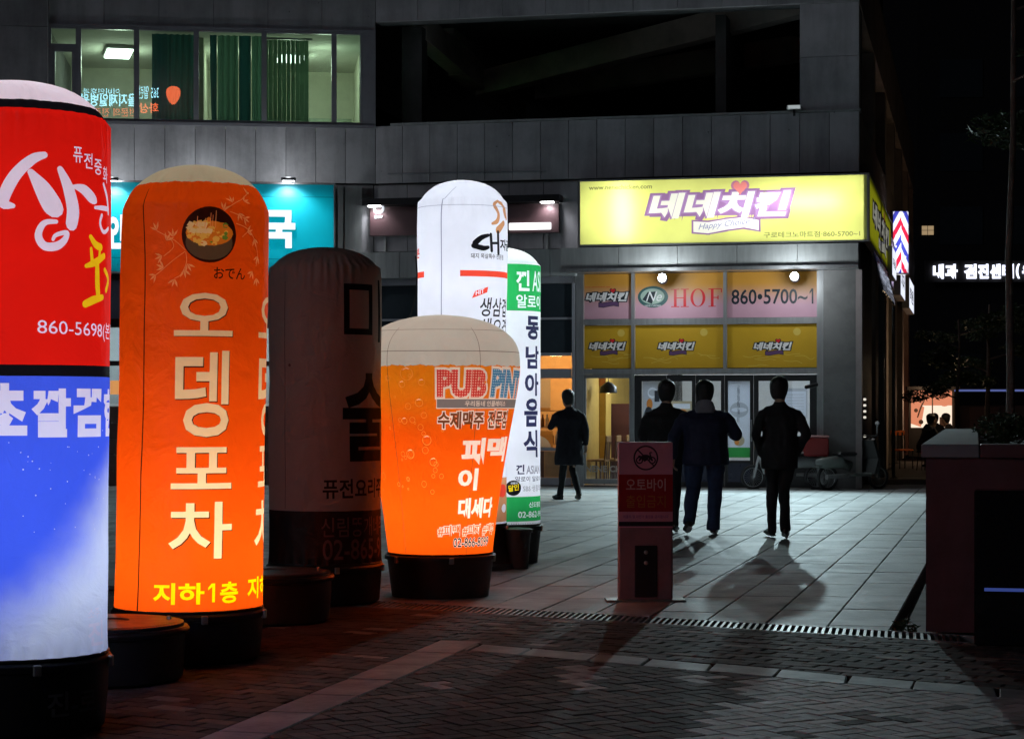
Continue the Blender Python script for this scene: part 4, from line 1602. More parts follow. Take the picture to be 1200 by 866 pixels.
def heart(cx, cy, s_):
    p = []
    for k in range(28):
        t_ = 2 * PI * k / 28
        p.append((cx + s_ * 16 * math.sin(t_) ** 3 / 16, cy + s_ * (13 * math.cos(t_) - 5 * math.cos(2 * t_) - 2 * math.cos(3 * t_) - math.cos(4 * t_)) / 15))
    return [p]


def logo(L, x0, y0, x1, y1, white, edge, deep, red, redge, ban, bane, txt, tagline=True):
    """the shop's name lettering: slanted white strokes in a coloured outline, a heart above, a ribbon below"""
    w, h = x1 - x0, y1 - y0
    T = '네네치킨'
    bxs = (x0 + w * .03, y0 + h * .33, x1 - w * .05, y0 + h * .80)
    kw = dict(shear=0.28)
    L.append((redge, heart(x0 + w * .655, y0 + h * .875, h * .175)))
    L.append((edge, fit(T, bxs, 0.155, ref=.035, **kw)))
    L.append((edge, [[(x0 + w * .04, y0 + h * .36), (x0 + w * .92, y0 + h * .36), (x1 - w * .04, y0 + h * .80), (x0 + w * .10, y0 + h * .80)]]))
    L.append((deep, fit(T, bxs, 0.09, ref=.035, **kw)))
    # ribbon
    xx = [x0 + w * q for q in (.34, .44, .56, .68, .78)]
    top = [y0 + h * q for q in (.26, .24, .29, .32, .26)]
    bot = [y0 + h * q for q in (.06, .03, .09, .13, .07)]
    for i in range(4):
        e = h * .03
        L.append((bane, [[(xx[i] - w * .012, bot[i] - e), (xx[i + 1] + w * .012, bot[i + 1] - e), (xx[i + 1] + w * .012, top[i + 1] + e), (xx[i] - w * .012, top[i] + e)]]))
    for i in range(4):
        L.append((ban, [[(xx[i], bot[i]), (xx[i + 1], bot[i + 1]), (xx[i + 1], top[i + 1]), (xx[i], top[i])]]))
    L.append((white, fit(T, bxs, 0.05, ref=.035, **kw)))
    L.append((red, heart(x0 + w * .655, y0 + h * .885, h * .13)))
    if tagline:
        L.append((txt, fit('Happy Choice !', (x0 + w * .37, y0 + h * .07, x0 + w * .74, y0 + h * .21), 0.012, shear=.35, skew=.10)))


def film(x0, x1, z0, z1, L, base, name='film_panel'):
    return sheet(name, (x0, z0, x1, z1), 4, 4, L, lambda u, v: (u, yf + .02, v), fp, bld, base, smooth=False)


lg = dict(white=2, edge=3, deep=3, red=4, redge=3, ban=5, bane=3, txt=2, tagline=False)


def pz(px, py): return FA.p(px, py, yf)


L = []
a, b = pz(684, 361), pz(736, 338)
logo(L, a[0], a[1], b[0], b[1] + .0, **lg)
L.append((4, fit('www.nenechicken.com', (a[0] + .02, b[1] + .02, a[0] + .5, b[1] + .05), 0.0)))
film(xw0 + .005, xd0 - .035, 3.125, 3.96, L, 0)
L = []
e0 = pz(765, 348)
L.append((6, disc(e0[0], e0[1], .285, .20, n=32)))
L.append((8, disc(e0[0] - .01, e0[1] + .01, .225, .145, n=32)))
L.append((3, [[(e0[0] - .2, e0[1] - .05), (e0[0] - .02, e0[1] - .13), (e0[0] + .05, e0[1] + .1), (e0[0] - .1, e0[1] + .09)]]))
L.append((2, fit('Ne', (e0[0] - .13, e0[1] - .08, e0[0] + .14, e0[1] + .10), 0.0, shear=.35)))
L.append((2, fit('NENE CHICKEN', (e0[0] - .15, e0[1] - .178, e0[0] + .15, e0[1] - .145), 0.0)))
h0, h1 = pz(788, 360), pz(843, 338)
hz0, hz1 = h0[1], h1[1]
hx_ = h0[0]
wL = (h1[0] - h0[0])


def serif_HOF(L, mi, x, z0, z1, w):
    h = z1 - z0
    t_, s_ = w * .055, h * .045
    u = x
    W_ = w * .30
    for q in (u + W_ * .18, u + W_ * .82):
        L.append((mi, rect(q - t_ / 2, z0, q + t_ / 2, z1)))
        for zz_ in (z0, z1 - s_): L.append((mi, rect(q - t_ * 1.5, zz_, q + t_ * 1.5, zz_ + s_)))
    L.append((mi, rect(u + W_ * .18, z0 + h * .48, u + W_ * .82, z0 + h * .53)))
    u = x + w * .36
    W_ = w * .30
    out = []
    for k in range(28):
        a, b = 2 * PI * k / 28, 2 * PI * (k + 1) / 28
        f = lambda q, r0, r1: (u + W_ / 2 + math.cos(q) * r0, (z0 + z1) / 2 + math.sin(q) * r1)
        out.append([f(a, W_ / 2 - t_, h / 2 - s_ * .8), f(a, W_ / 2, h / 2), f(b, W_ / 2, h / 2), f(b, W_ / 2 - t_, h / 2 - s_ * .8)])
    L.append((mi, out))
    u = x + w * .72
    L.append((mi, rect(u + .05 * w, z0, u + .05 * w + t_, z1)))
    L.append((mi, rect(u, z0, u + .15 * w, z0 + s_)))
    L.append((mi, rect(u, z1 - s_, u + .27 * w, z1)))
    L.append((mi, rect(u + .25 * w, z1 - h * .22, u + .27 * w, z1)))
    L.append((mi, rect(u + .06 * w, z0 + h * .48, u + .2 * w, z0 + h * .53)))
    L.append((mi, rect(u + .185 * w, z0 + h * .40, u + .205 * w, z0 + h * .61)))


serif_HOF(L, 4, hx_, hz0, hz1, wL * 1.06)
film(xd0 + .035, xm - .035, 3.125, 3.96, L, 0)
L = []
a, b = pz(857, 357), pz(953, 338)
L.append((3, fit('860•5700~', (a[0], a[1], a[0] + (b[0] - a[0]) * .93, b[1]), 0.015)))
L.append((3, one(a[0] + (b[0] - a[0]) * .955, a[1], b[0], b[1])))
film(xm + .035, xd1 - .005, 3.125, 3.96, L, 0)
for px0, px1, x0, x1 in ((688, 733, xw0 + .005, xd0 - .035), (769, 814, xd0 + .035, xm - .035), (881, 928, xm + .035, xd1 - .005)):
    L = []
    rr = random.Random(px0)
    for k in range(7):   # faint pale brush doodles of the film
        u = x0 + (x1 - x0) * rr.uniform(.1, .9)
        v = 2.2 + .8 * rr.uniform(.08, .35)
        L.append((7, stroke([(u + .12 * q + rr.uniform(-.03, .03), v + rr.uniform(-.04, .04), .010) for q in range(4)], .01)))
    L.append((7, disc(x0 + (x1 - x0) * .78, 2.86, .07, .07, n=14)))
    a, b = pz(px0, 417), pz(px1, 397)
    logo(L, a[0], a[1], b[0], b[1], **lg)
    film(x0, x1, 2.205, 3.0, L, 1)
bx('film_backing', M_rec, I4, xw0, xd1, .9, .95, 2.1, 3.96)
for k in range(3):
    s_ = xw0 + (xd1 - xw0) * (k + .5) / 3
    lamp('film_lamp', 'AREA', FA.w(s_, .8, 3.0), 2.0, (1, .95, .85), aim=FA.w(s_, 0, 3.0), size=(1.2, 1.3))

# doors: black folding leaves
door_px = [(741.5, 781, 752, 777), (781.5, 815, 785, 811), (815.5, 849, 819, 845), (849.5, 883, 853, 879)]
zd = 2.07
for (p0, p1, q0, q1) in door_px:
    d_ = thing('door', parent=bld)
    x0, x1, a, b = FA.s(p0, yf), FA.s(p1, yf), FA.s(q0, yf), FA.s(q1, yf)
    z0, z1 = .50, 1.96
    m = MB()
    m.box(x0, a, yf - .02, yf + .04, .02, zd)
    m.box(b, x1, yf - .02, yf + .04, .02, zd)
    m.box(a, b, yf - .02, yf + .04, z1, zd)
    m.box(a, b, yf - .02, yf + .04, .02, .10)
    m.box(a, b, yf - .02, yf + .04, z0 - .05, z0)
    m.build('frame', M_dframe, d_)
    MB().box(a, b, yf + .005, yf + .013, z0, z1).build('pane', M_glassd, d_)
    MB().box(a, b, yf + .0, yf + .018, .10, z0 - .05).build('kick_panel', mat('blue_kick_film', (0.02, 0.025, 0.06), 0.3), d_)
    MB().tube([(x1 - .03, yf - .05, .85), (x1 - .03, yf - .05, 1.25)], .012, 8).build('handle', M_alu, d_)
d_ = thing('door', parent=bld)
x0, x1, a, b = FA.s(883.5, yf), xd1 - .002, FA.s(889, yf), FA.s(949, yf)
m = MB()
m.box(x0, a, yf - .02, yf + .04, .02, zd)
m.box(b, x1, yf - .02, yf + .04, .02, zd)
m.box(a, b, yf - .02, yf + .04, 1.96, zd)
m.box(a, b, yf - .02, yf + .04, .02, .95)
m.build('frame', M_dframe, d_)
MB().box(a, b, yf + .005, yf + .013, .95, 1.96).build('pane', M_glassd, d_)
# left picture window of the shop
w_ = thing('window', parent=bld)
m = MB()
m.box(xw0, xw0 + .04, yf - .02, yf + .05, .05, 2.085)
m.box(xd0 - .07, xd0 - .032, yf - .02, yf + .05, .05, 2.085)
m.box(xw0 + .04, xd0 - .07, yf - .02, yf + .05, .05, .14)
m.box(xw0 + .04, xd0 - .07, yf - .02, yf + .05, 2.02, 2.085)
m.build('frame', M_alu, w_)
MB().box(xw0 + .04, xd0 - .07, yf + .0, yf + .008, .14, 2.02).build('pane', M_glassd, w_)
lp, bb = tpolys('NENE CHICKEN', 0.03)
m = MB()
a, b = FA.s(679, yf), FA.s(757, yf)
a = FA.s(668, yf)
z0_ = FA.p(700, 553, yf)[1]
for p in lp:
    q = [(FA.s(686, yf) + (u - bb[0]) * 1.15 / (bb[2] - bb[0]), yf - .004, z0_ + (v - bb[1]) * .12 / (bb[3] - bb[1])) for u, v in p]
    if max(c[0] for c in q) < xd0 - .075:
        m.add(q, [tuple(range(len(q)))])
m.build('window_lettering', mat('frosted_letter', (0.45, 0.45, 0.42), 0.7), w_)
# posters on the glass doors
pm = [cloth('poster_white', (0.62, 0.68, 0.78), 0.6, bump=0), cloth('poster_green', (0.03, 0.26, 0.06), 0.6, bump=0), cloth('poster_grey', (0.40, 0.44, 0.50), 0.6, bump=0),
      cloth('poster_dark', (0.06, 0.07, 0.09), 0.3, bump=0), cloth('poster_orange', (0.6, 0.24, 0.06), .5, bump=0), cloth('poster_beige', (.45, .40, .28), .5, bump=0)]


def poster(px0, py0, px1, py1, base, L, name='poster'):
    a, b = FA.p(px0, py1, yf), FA.p(px1, py0, yf)
    return sheet(name, (a[0], a[1], b[0], b[1]), 2, 2, [(mi, [[(a[0] + (b[0] - a[0]) * u, a[1] + (b[1] - a[1]) * v) for u, v in p] for p in ps]) for mi, ps in L],
                 lambda u, v: (u, yf + .022, v), pm, bld, base, smooth=False)


poster(853, 446, 879, 536, 0, [(1, rect(0, 0, 1, .13)), (2, ringp(.5, .62, .42, .07, n=18, ry=.10)), (3, fit('만원의 행복', (.42, .45, .52, .95), 0.02)), (5, disc(.5, .22, .25, .07)), (4, disc(.4, .2, .1, .04))])
poster(753, 447, 776, 500, 2, [(0, ringp(.5, .75, .25, .05, ry=.12)), (3, rect(.6, .55, .85, .8)), (4, disc(.35, .5, .16, .12, n=12)), (3, disc(.3, .2, .25, .25, n=12))])
poster(786, 470, 811, 500, 5, [(4, disc(.5, .4, .35, .3, n=12)), (0, rect(.1, .7, .9, .9))])
poster(918, 455, 946, 490, 2, [(0, rect(.06, .1, .94, .9))] + [(2, rect(.15, .18 + .1 * k, .85, .2 + .1 * k)) for k in range(7)])
# interior of the chicken shop
bx('interior_wall', M_wall_w, I4, xw0 - .1, xd1 + .3, 5.5, 5.6, 0, 2.9)
bx('interior_wall', M_wall_w, I4, xd1 + .1, xd1 + .2, .25, 5.5, 0, 2.9)
bx('interior_wall', M_wall_y, I4, xw0 - .10, xw0 - .02, .25, 5.5, 0, 2.9)
bx('interior_floor', M_floor_i, I4, xw0 - .1, xd1 + .2, .13, 5.5, -.02, .02)
bx('interior_ceiling', M_ceil, I4, xw0 - .1, xd1 + .2, .96, 5.5, 2.6, 2.65)
bx('interior_pillar', M_wall_y, I4, FA.s(700, 2), FA.s(712, 2), 1.8, 2.4, 0, 2.6)
bx('partition', mat('dark_red_partition', (0.08, 0.02, 0.015), 0.6), I4, FA.s(716, 2.6), FA.s(738, 2.6), 2.5, 2.6, 0, 1.55)
bx('interior_beam', mat('orange_beam', (0.5, 0.17, 0.04), .6), I4, FA.s(684, 2), FA.s(712, 2), 1.78, 1.79, 1.9, 2.1)
for k, px in enumerate((700, 775, 840, 920)):
    lamp('shop_lamp', 'POINT', FA.w(FA.s(px, 2.2), 2.0, 2.35), 60 if k else 20, (0.80, 0.90, 1.0) if k else (1, .8, .5), radius=.15)
a = FA.w(FA.s(713, 1.0), 1.0, 0)
t = thing('pendant_lamp', 'round dark pendant lamp hanging inside the chicken shop behind its left window', 'lamp', (a.x, a.y, 1.75))
MB().lathe([(.02, .22), (.06, .20), (.15, .12), (.17, .02), (.165, 0.0)], 20, cap=False).build('lamp_shade', mat('lamp_shade_dark', (.03, .03, .035), .4), t, smooth=True)
MB().tube([(0, 0, .2), (0, 0, .85)], .008, 6).build('cord', M_cable, t)
MB().ball((0, 0, .04), .05, 6).build('bulb', glow('bulb_warm', (1, .85, .6), 3), t)


def chair(x, y, rz, label, group=None, col=M_wood, seat=M_wood, z=0.02):
    t = thing('chair', label, 'chair', (x, y, z), rz, group)
    MB().cbox(-.2, .2, -.2, .2, .43, .47, .01).build('seat', seat, t)
    for sx in (-1, 1):
        MB().tube([(sx * .18, .18, 0), (sx * .18, .18, .44)], .016, 6).build('leg', col, t)
        MB().tube([(sx * .18, -.18, 0), (sx * .18, -.18, .45), (sx * .18, -.22, .9)], .016, 6).build('leg', col, t)
    for i in range(3):
        x_ = -.12 + .12 * i
        MB().box(x_ - .02, x_ + .02, -.215, -.2, .47, .88).build('back_slat', col, t)
    MB().cbox(-.2, .2, -.23, -.205, .80, .92, .008).build('backrest', seat, t)
    return t


M_yseat = mat('tan_seat', (0.30, 0.16, 0.05), 0.6)
for i, (px, y, wd) in enumerate(((700, .75, 'nearest the coat wearing walker'), (712, 1.25, 'in the middle of the three'), (724, 1.8, 'nearest the doors'))):
    a = FA.w(FA.s(px, y), y, 0)
    chair(a.x, a.y, 1.3, 'wooden chair behind the shop window, ' + wd, 'wooden chairs in the chicken shop', M_wood, M_yseat)

# --- left wing: second floor window band
zw0, zw1 = 6.85, 8.62
mpx = [57, 92, 160, 230, 309.5, 391.5, 425]
for i in range(6):
    a, b = FB.s(mpx[i]) + .03, FB.s(mpx[i + 1]) - .03
    w_ = thing('window', parent=bld)
    m = MB()
    for (x0, x1, z0, z1) in ((a - .03, a + .02, zw0, zw1), (b - .02, b + .03, zw0, zw1), (a + .02, b - .02, zw0, zw0 + .05), (a + .02, b - .02, zw1 - .05, zw1)):
        m.box(x0 + .0005, x1 - .0005, -.03, .08, z0, z1, M=MBw)
    if i == 0:
        m.box(a + .02, b - .02, -.02, .06, 8.22, 8.28, M=MBw)
        m.box(a + .02, a + .09, -.025, .06, zw0 + .05, 8.22, M=MBw)
        m.box(b - .09, b - .02, -.025, .06, zw0 + .05, 8.22, M=MBw)
        m.box(a + .09, b - .09, -.025, .06, 8.14, 8.22, M=MBw)
    m.build('frame', M_frame, w_)
    MB().box(a + .02, b - .02, .01, .018, zw0 + .05, zw1 - .05, M=MBw).build('pane', M_glass, w_)
bx('sill', M_frame, MBw, FB.s(57), 0.0, -.06, .12, zw0 - .06, zw0 - .002)
bx('window_head', M_frame, MBw, FB.s(57), 0.0, -.04, .12, zw1 + .002, 8.66)
bx('corner_post', M_frame, MBw, FB.s(425) + .002, 0.0, -.035, .12, zw0, zw1)
# return side of the window band (towards the open deck)
m = thing('window', parent=bld)
mm = MB()
for y0, y1 in ((.12, .2), (1.1, 1.18), (2.2, 2.3)):
    mm.box(-.06, 0.0, y0, y1, zw0, zw1, M=MBw)
mm.box(-.05, -.002, .2, 1.1, zw0, zw0 + .06, M=MBw)
mm.build('frame', M_frame, m)
MB().box(-.03, -.022, .2, 2.2, zw0 + .06, zw1, M=MBw).build('pane', M_glass, m)
# the office room behind
xr0 = FB.s(57)
bx('interior_wall', M_wall_g, MBw, xr0, -.06, 4.6, 4.7, 6.6, 8.75)
bx('interior_wall', M_wall_g, MBw, xr0 - .1, xr0, .1, 4.6, 6.6, 8.75)
bx('interior_wall', M_wall_g, MBw, FB.s(231), FB.s(231) + .1, .8, 4.6, 6.6, 8.70)
bx('interior_wall', M_wall_g, MBw, -.2, -.06, 2.32, 4.6, 6.6, 8.75)
bx('interior_ceiling', M_ceil, MBw, xr0, -.06, .12, 4.6, 8.595, 8.80)
bx('interior_floor', M_floor_i, MBw, xr0, -.06, .31, 4.6, 6.55, 6.6)
bx('half_partition', mat('office_partition', (.22, .26, .20), .8), MBw, FB.s(309), -.3, 3.4, 3.5, 6.6, 7.45)
GL = (0.84, 1.0, 0.76)
for px, y, en, ww, ll in ((139, 2.3, 30, 1.1, .55), (341, 2.5, 26, .9, .6)):
    p = FB.w(FB.s(px, y), y, 8.56)
    t = thing('ceiling_light', 'fluorescent ceiling light in the upstairs office, ' + ('seen through the second window' if px < 200 else 'behind the pale green blind'), 'ceiling light', p, FB.rz() + R(8))
    MB().cbox(-ll / 2, ll / 2, -ww / 2, ww / 2, -.04, .03, .01).build('housing', mat('lamp_housing', (.6, .6, .6), .5), t)
    MB().box(-ll / 2 + .03, ll / 2 - .03, -ww / 2 + .02, ww / 2 - .02, -.06, -.041).build('diffuser', glow('office_tube', (.88, 1.0, .90), 9), t)
    lamp('tube_lamp', 'POINT', (0, 0, -.3), en, GL, t, radius=.2)
lamp('office_lamp', 'POINT', FB.w(FB.s(270, 2.2), 2.2, 8.2), 13, GL, radius=.2)
lamp('office_lamp', 'POINT', FB.w(-.9, 1.6, 8.2), 9, GL, radius=.2)


def curtain(px0, px1, y, z0, z1, m, label, amp=.04, pitch=.11, z_bot_gather=None):
    x0, x1 = FB.s(px0, y), FB.s(px1, y)
    n = int((x1 - x0) / pitch * 6)
    th = MB()
    rows = 8
    v, f = [], []
    for j in range(rows + 1):
        tz = j / rows
        for i in range(n + 1):
            u = i / n
            xx = x0 + (x1 - x0) * u
            if z_bot_gather: xx = x1 - (x1 - xx) * (1 - z_bot_gather * (1 - tz) ** 2)
            v.append(MBl @ Vector((xx, y + amp * math.sin(2 * PI * (xx - x0) / pitch + 0.6 * math.sin(3 * tz + i * .05)), z0 + (z1 - z0) * tz)))
    for j in range(rows):
        for i in range(n):
            a = j * (n + 1) + i
            f.append((a, a + 1, a + n + 2, a + n + 1))
    th.add(v, f)
    o = th.build('curtain', m, None, smooth='all')
    return props(o, label, 'curtain', 'curtains of the upstairs office')


MBl = Matrix(((FB.X.x, FB.Y.x, 0, FB.O.x), (FB.X.y, FB.Y.y, 0, FB.O.y), (0, 0, 1, 0), (0, 0, 0, 1)))
cg = cloth('curtain_dark_teal', (0.02, 0.09, 0.10), 0.45, bump=.1)
cg2 = cloth('curtain_green', (0.10, 0.21, 0.16), 0.6, bump=.1)
curtain(178, 196, .22, 6.9, 8.55, cg, 'dark teal curtain in the third upstairs window from the left', .03, .14)
curtain(196, 229, .24, 6.9, 8.55, cloth('curtain_teal', (0.035, 0.13, 0.125), 0.5, bump=.1), 'teal pleated curtain beside the dark one in the third upstairs window')
curtain(246, 254, .22, 6.9, 8.55, cg, 'narrow dark curtain gathered below in the fourth upstairs window', .03, .12, .25)
curtain(255, 279, .24, 6.9, 8.55, cg2, 'green pleated curtain in the fourth upstairs window, left of the wide dark pleat')
curtain(280, 294, .22, 6.9, 8.55, cg, 'wide dark teal pleat of curtain in the middle of the fourth upstairs window', .02, .2)
curtain(295, 307, .24, 6.9, 8.55, cg2, 'green curtain at the right end of the fourth upstairs window')
vb = thing('vertical_blind', 'pale green vertical blind across the left part of the fifth upstairs window', 'blind', FB.w(0, 0, 0), FB.rz())
xa_, xb_ = FB.s(312, .3), FB.s(363, .3)
n_ = int((xb_ - xa_) / .085)
slat0 = MB().box(-.05, .05, -.001, .001, 6.95, 8.5).build('slat', cloth('blind_pale_green', (0.32, 0.44, 0.35), 0.6, bump=.05), vb)
for i in range(n_ + 1):
    o = slat0 if i == 0 else slat0.copy()
    if i: C.objects.link(o)
    o.parent = vb
    o.location = (xa_ + i * .085, .32, 0)
    o.rotation_euler = (0, 0, R(38 + random.uniform(-6, 6)))
MB().box(xa_ - .05, xb_ + .05, .29, .35, 8.505, 8.54).build('rail', M_frame, vb)
t = MB()
v = [MBl @ Vector(p) for p in ((-.10, .25, 6.9), (-.10, 2.1, 6.9), (-.10, 2.1, 8.55), (-.10, .25, 8.55))]
n = 40
pts = [(-.12 + .03 * math.sin(i * .9), .22 + 1.9 * i / n) for i in range(n + 1)]
vv = [MBl @ Vector((p[0], p[1], 6.9)) for p in pts] + [MBl @ Vector((p[0], p[1], 8.55)) for p in pts]
t.add(vv, [(i, i + 1, i + n + 2, i + n + 1) for i in range(n)])
props(t.build('curtain', cloth('curtain_side_green', (0.16, 0.42, 0.24), 0.6, bump=.05), None, smooth='all'), 'bright green curtain in the narrow side window facing the open deck', 'curtain', 'curtains of the upstairs office')

# --- left wing ground floor behind the columns
bx('wall_panel', M_panel, MBw, FB.s(-60), FB.s(392), .22, .45, 4.0, zb0)
bx('soffit_bar', M_dframe, MBw, FB.s(-60), FB.s(398), .02, .3, 3.88, 4.02)
bx('spandrel_glass', mat('blue_grey_spandrel', (0.16, 0.18, 0.26), 0.3, var=.1), MBw, FB.s(-60), FB.s(432), .15, .2, 3.15, 3.87)
bx('transom', M_dframe, MBw, FB.s(-60), FB.s(432), .05, .22, 2.98, 3.14)
wpx = [-40, 20, 80, 150, 220, 290, 360, 432]
for i in range(7):
    a, b = FB.s(wpx[i]) + .03, FB.s(wpx[i + 1]) - .03
    w_ = bx('window', M_frame, MBw, a - .06, a, .05, .2, 1.5, 2.97)
    MB().box(a, b, .1, .108, 2.35, 2.97, M=MBw).build('pane', M_glassd, w_)
    MB().box(a, b, .1, .108, 1.55, 2.26, M=MBw).build('pane', M_glassd, w_)
bx('transom', M_dframe, MBw, FB.s(-60), FB.s(432), .04, .2, 2.26, 2.35)
bx('interior_wall', M_wall_w, MBw, FB.s(-60), FB.s(432), 2.5, 2.6, 0, 3.1)
bx('interior_ceiling', M_ceil, MBw, FB.s(-60), FB.s(432), .3, 2.5, 3.1, 3.14)
for px in (100, 240, 370):
    lamp('shop_lamp', 'POINT', FB.w(FB.s(px), 1.2, 2.9), 34, (.78, .95, 1.0), radius=.15)
# brown tile wall
tw, th_ = 0.42, 0.30
tc = None
bx('wall_core', M_joint, MBw, FB.s(-60), FB.s(436), .09, .3, 0, 1.5)
for i in range(34):
    x0 = FB.s(100) + i * tw
    if x0 + tw > FB.s(440): break
    for j in range(5):
        if tc is None:
            tc = MB().cbox(.006, tw - .006, 0, .04, .006, th_ - .006, .004).build('tile', M_tile, bld)
            o = tc
        else:
            o = bpy.data.objects.new('tile', tc.data)
            C.objects.link(o)
            o.parent = bld
        o.matrix_local = MBw @ Matrix.Translation((x0, .045, j * th_))
t = bx('menu_panel', mat('orange_menu', (.5, .15, .03), .4, emit=.6, ecol=(1, .45, .15)), MBw, FB.s(129), FB.s(150), .03, .07, 1.72, 1.98)

# --- side wall of the building (receding to the right): bands, columns, ground floor
zS1 = zt1
SL = 34.0
M_side = mat('side_panel', (0.34, 0.28, 0.25), 0.7, var=0.3, scale=1, bump=.2)
bx('side_band', M_side, MSw, 0.10, SL, -0.0, .3, zb0, zb1)
bx('side_band', M_side, MSw, 0.10, SL, -0.0, .3, zt0, zS1)
for k in range(7):
    y = 0.10 + k * 5.4
    bx('side_column', M_side, MSw, y + (.002 if k else 0), y + (.8 if k else .55), .01, .8, zb1 + .002, zt0 - .002)
bx('side_recess', M_rec, MSw, .7, SL, 2.5, 2.7, zb1, zt0)
bx('side_back_wall', M_brown, MSw, 0.6, 5.5, .05, .3, 0, zb0 - .01)
for k in range(5):
    y = 6.6 + k * 5.4
    bx('side_pillar', M_side, MSw, y, y + 1.2, 0.02, 1.0, 0, zb0 - .01)
bx('side_back_wall', M_rec, MSw, 5.5, SL, 4.0, 4.3, 0, zb0)
bx('side_soffit', M_rec, MSw, .6, SL, .31, 4.0, zb0 - .3, zb0 - .05)
bx('end_wall', M_rec, MSw, SL - .2, SL, .3, 20, 0, zS1 - .01)
bx('side_downpipe', mat('pipe_dark', (.12, .12, .12), .4, .5), MSw, 6.2, 6.32, -.18, -.06, 0, zb0)


# ================================================================== SIGNS ON THE BUILDING
def lightbox(name, label, fr, px0, px1, pyt, pyb, y, depth, L, mats, base, lamps, nx=8, z=None, cat='sign', case=None, group=None):
    if isinstance(px0, tuple):
        a, b = (px0[0], 0), (px1[0], 0)
    else:
        a, b = fr.p(px0, pyb, y), fr.p(px1, pyt, y)
    x0, x1 = a[0], b[0]
    z0, z1 = z if z else (a[1], b[1])
    cxm = (x0 + x1) / 2
    t = thing(name, label, cat, fr.w(cxm, y, 0), fr.rz(), group)
    w = (x1 - x0) / 2
    L = [(mi, [[(u - cxm, v) for u, v in p] for p in ps]) for mi, ps in L]
    sheet('face', (-w, z0, w, z1), nx, 3, L, lambda u, v: (u, 0, v), mats, t, base, smooth=False)
    m = MB()
    e = .03
    m.box(-w - e, w + e, -.012, depth, z1, z1 + e)
    m.box(-w - e, w + e, -.012, depth, z0 - e, z0)
    m.box(-w - e, -w, -.012, depth, z0, z1)
    m.box(w, w + e, -.012, depth, z0, z1)
    m.box(-w, w, depth - .02, depth - .003, z0, z1)
    m.build('case', case or M_alu, t)
    for (u, v, sx, sz, en, col) in lamps:
        lamp('tube_lamp', 'AREA', (u * w, depth - .05, z0 + (z1 - z0) * v), en, col, t, aim=(u * w, -1, z0 + (z1 - z0) * v), size=(sx, sz))
    return t, (x0, x1, z0, z1)


# big yellow shop sign
yS = -0.34
pn = lambda px, py: FA.p(px, py, yS)
sm_ = [cloth('sign_yellow', (0.86, 0.90, 0.27), 0.7, bump=0), cloth('sign_white', (0.97, 0.97, 0.93), 0.7, bump=0), cloth('sign_purple', (0.34, 0.18, 0.42), 0.7, bump=0),
       cloth('sign_lilac', (0.44, 0.26, 0.58), 0.7, bump=0), cloth('sign_pink', (0.95, 0.30, 0.30), 0.7, bump=0), cloth('sign_grey_text', (0.26, 0.26, 0.10), 0.6, bump=0),
       cloth('sign_rose', (0.60, 0.24, 0.42), 0.7, bump=0), cloth('sign_blue_grey', (0.35, 0.36, 0.62), 0.7, bump=0)]
L = []
a, b = pn(754, 277), pn(928, 211)
logo(L, a[0], a[1], b[0], b[1], white=1, edge=2, deep=3, red=4, redge=6, ban=1, bane=2, txt=7)
a, b = pn(690, 223), pn(764, 216)
L.append((5, fit('www.nenechicken.com', (a[0], a[1], b[0], b[1]), 0.015)))
a, b = pn(895, 279), pn(1008, 270)
L.append((5, fit('구로테크노마트점·860-5700~1', (a[0], a[1], b[0], b[1]), 0.01)))
a, b = pn(894, 227), pn(899, 223)
L.append((5, fit('®', (a[0], a[1], b[0], b[1]), 0.0)))
WL = (1.0, 1.0, 0.90)
lb, ext = lightbox('shop_sign', 'wide glowing yellow sign with slanted white lettering and a pink heart above the shop', FA, 680, 1016, 205, 287, yS, .30, L, sm_, 0,
                   [(-.5, .5, 2.5, 1.15, 11, WL), (.5, .5, 2.5, 1.15, 11, WL), (-.70, .5, .30, .95, 7, WL), (-.47, .5, .22, .95, 6, WL), (-.15, .62, .9, .5, 2.6, WL), (.12, .45, 1.0, .6, 2.6, WL), (.55, .62, 1.3, .07, 6.5, WL), (.72, .28, 1.3, .07, 6, WL),
                    (.93, .7, .35, .08, 2.4, WL), (.93, .3, .35, .08, 2.0, WL), (-.9, .6, .5, .08, 2.6, WL), (-.9, .3, .5, .08, 2.0, WL)], nx=10)
sz0, sz1 = ext[2], ext[3]
# side face of the same corner, its own box
ySd = -0.02
while True:
    q_ = FS.w(-.34, ySd, 0)
    if CX + q_.x / q_.y * F_PX > 1018: break
    ySd -= .01
L = []
x0_, x1_ = -.30, FS.p(1044, 290, ySd)[0]
W_ = x1_ - x0_
L2 = []
logo(L2, x0_ + W_ * .12, sz0 + .1, x0_ + W_ * .92, sz0 + (sz1 - sz0) * 0.92, white=1, edge=5, deep=5, red=4, redge=6, ban=1, bane=5, txt=7)
sm2 = [cloth('sign_yellow_side', (0.78, 0.80, 0.03), 0.7, bump=0), sm_[1], sm_[2], sm_[3], cloth('sign_red', (.8, .05, .05), .7, bump=0), cloth('sign_black', (.03, .02, .05), .4, bump=0), sm_[6], sm_[7]]
lightbox('side_sign', 'yellow glowing sign seen edge on, round the corner from the wide yellow one', FS, (x0_,), (x1_,), 0, 0, ySd, .10, L2, sm2, 0,
         [(-.5, .5, W_ * .45, 1.0, 4, WL), (.5, .5, W_ * .45, 1.0, 4, WL)], z=(sz0, sz1))
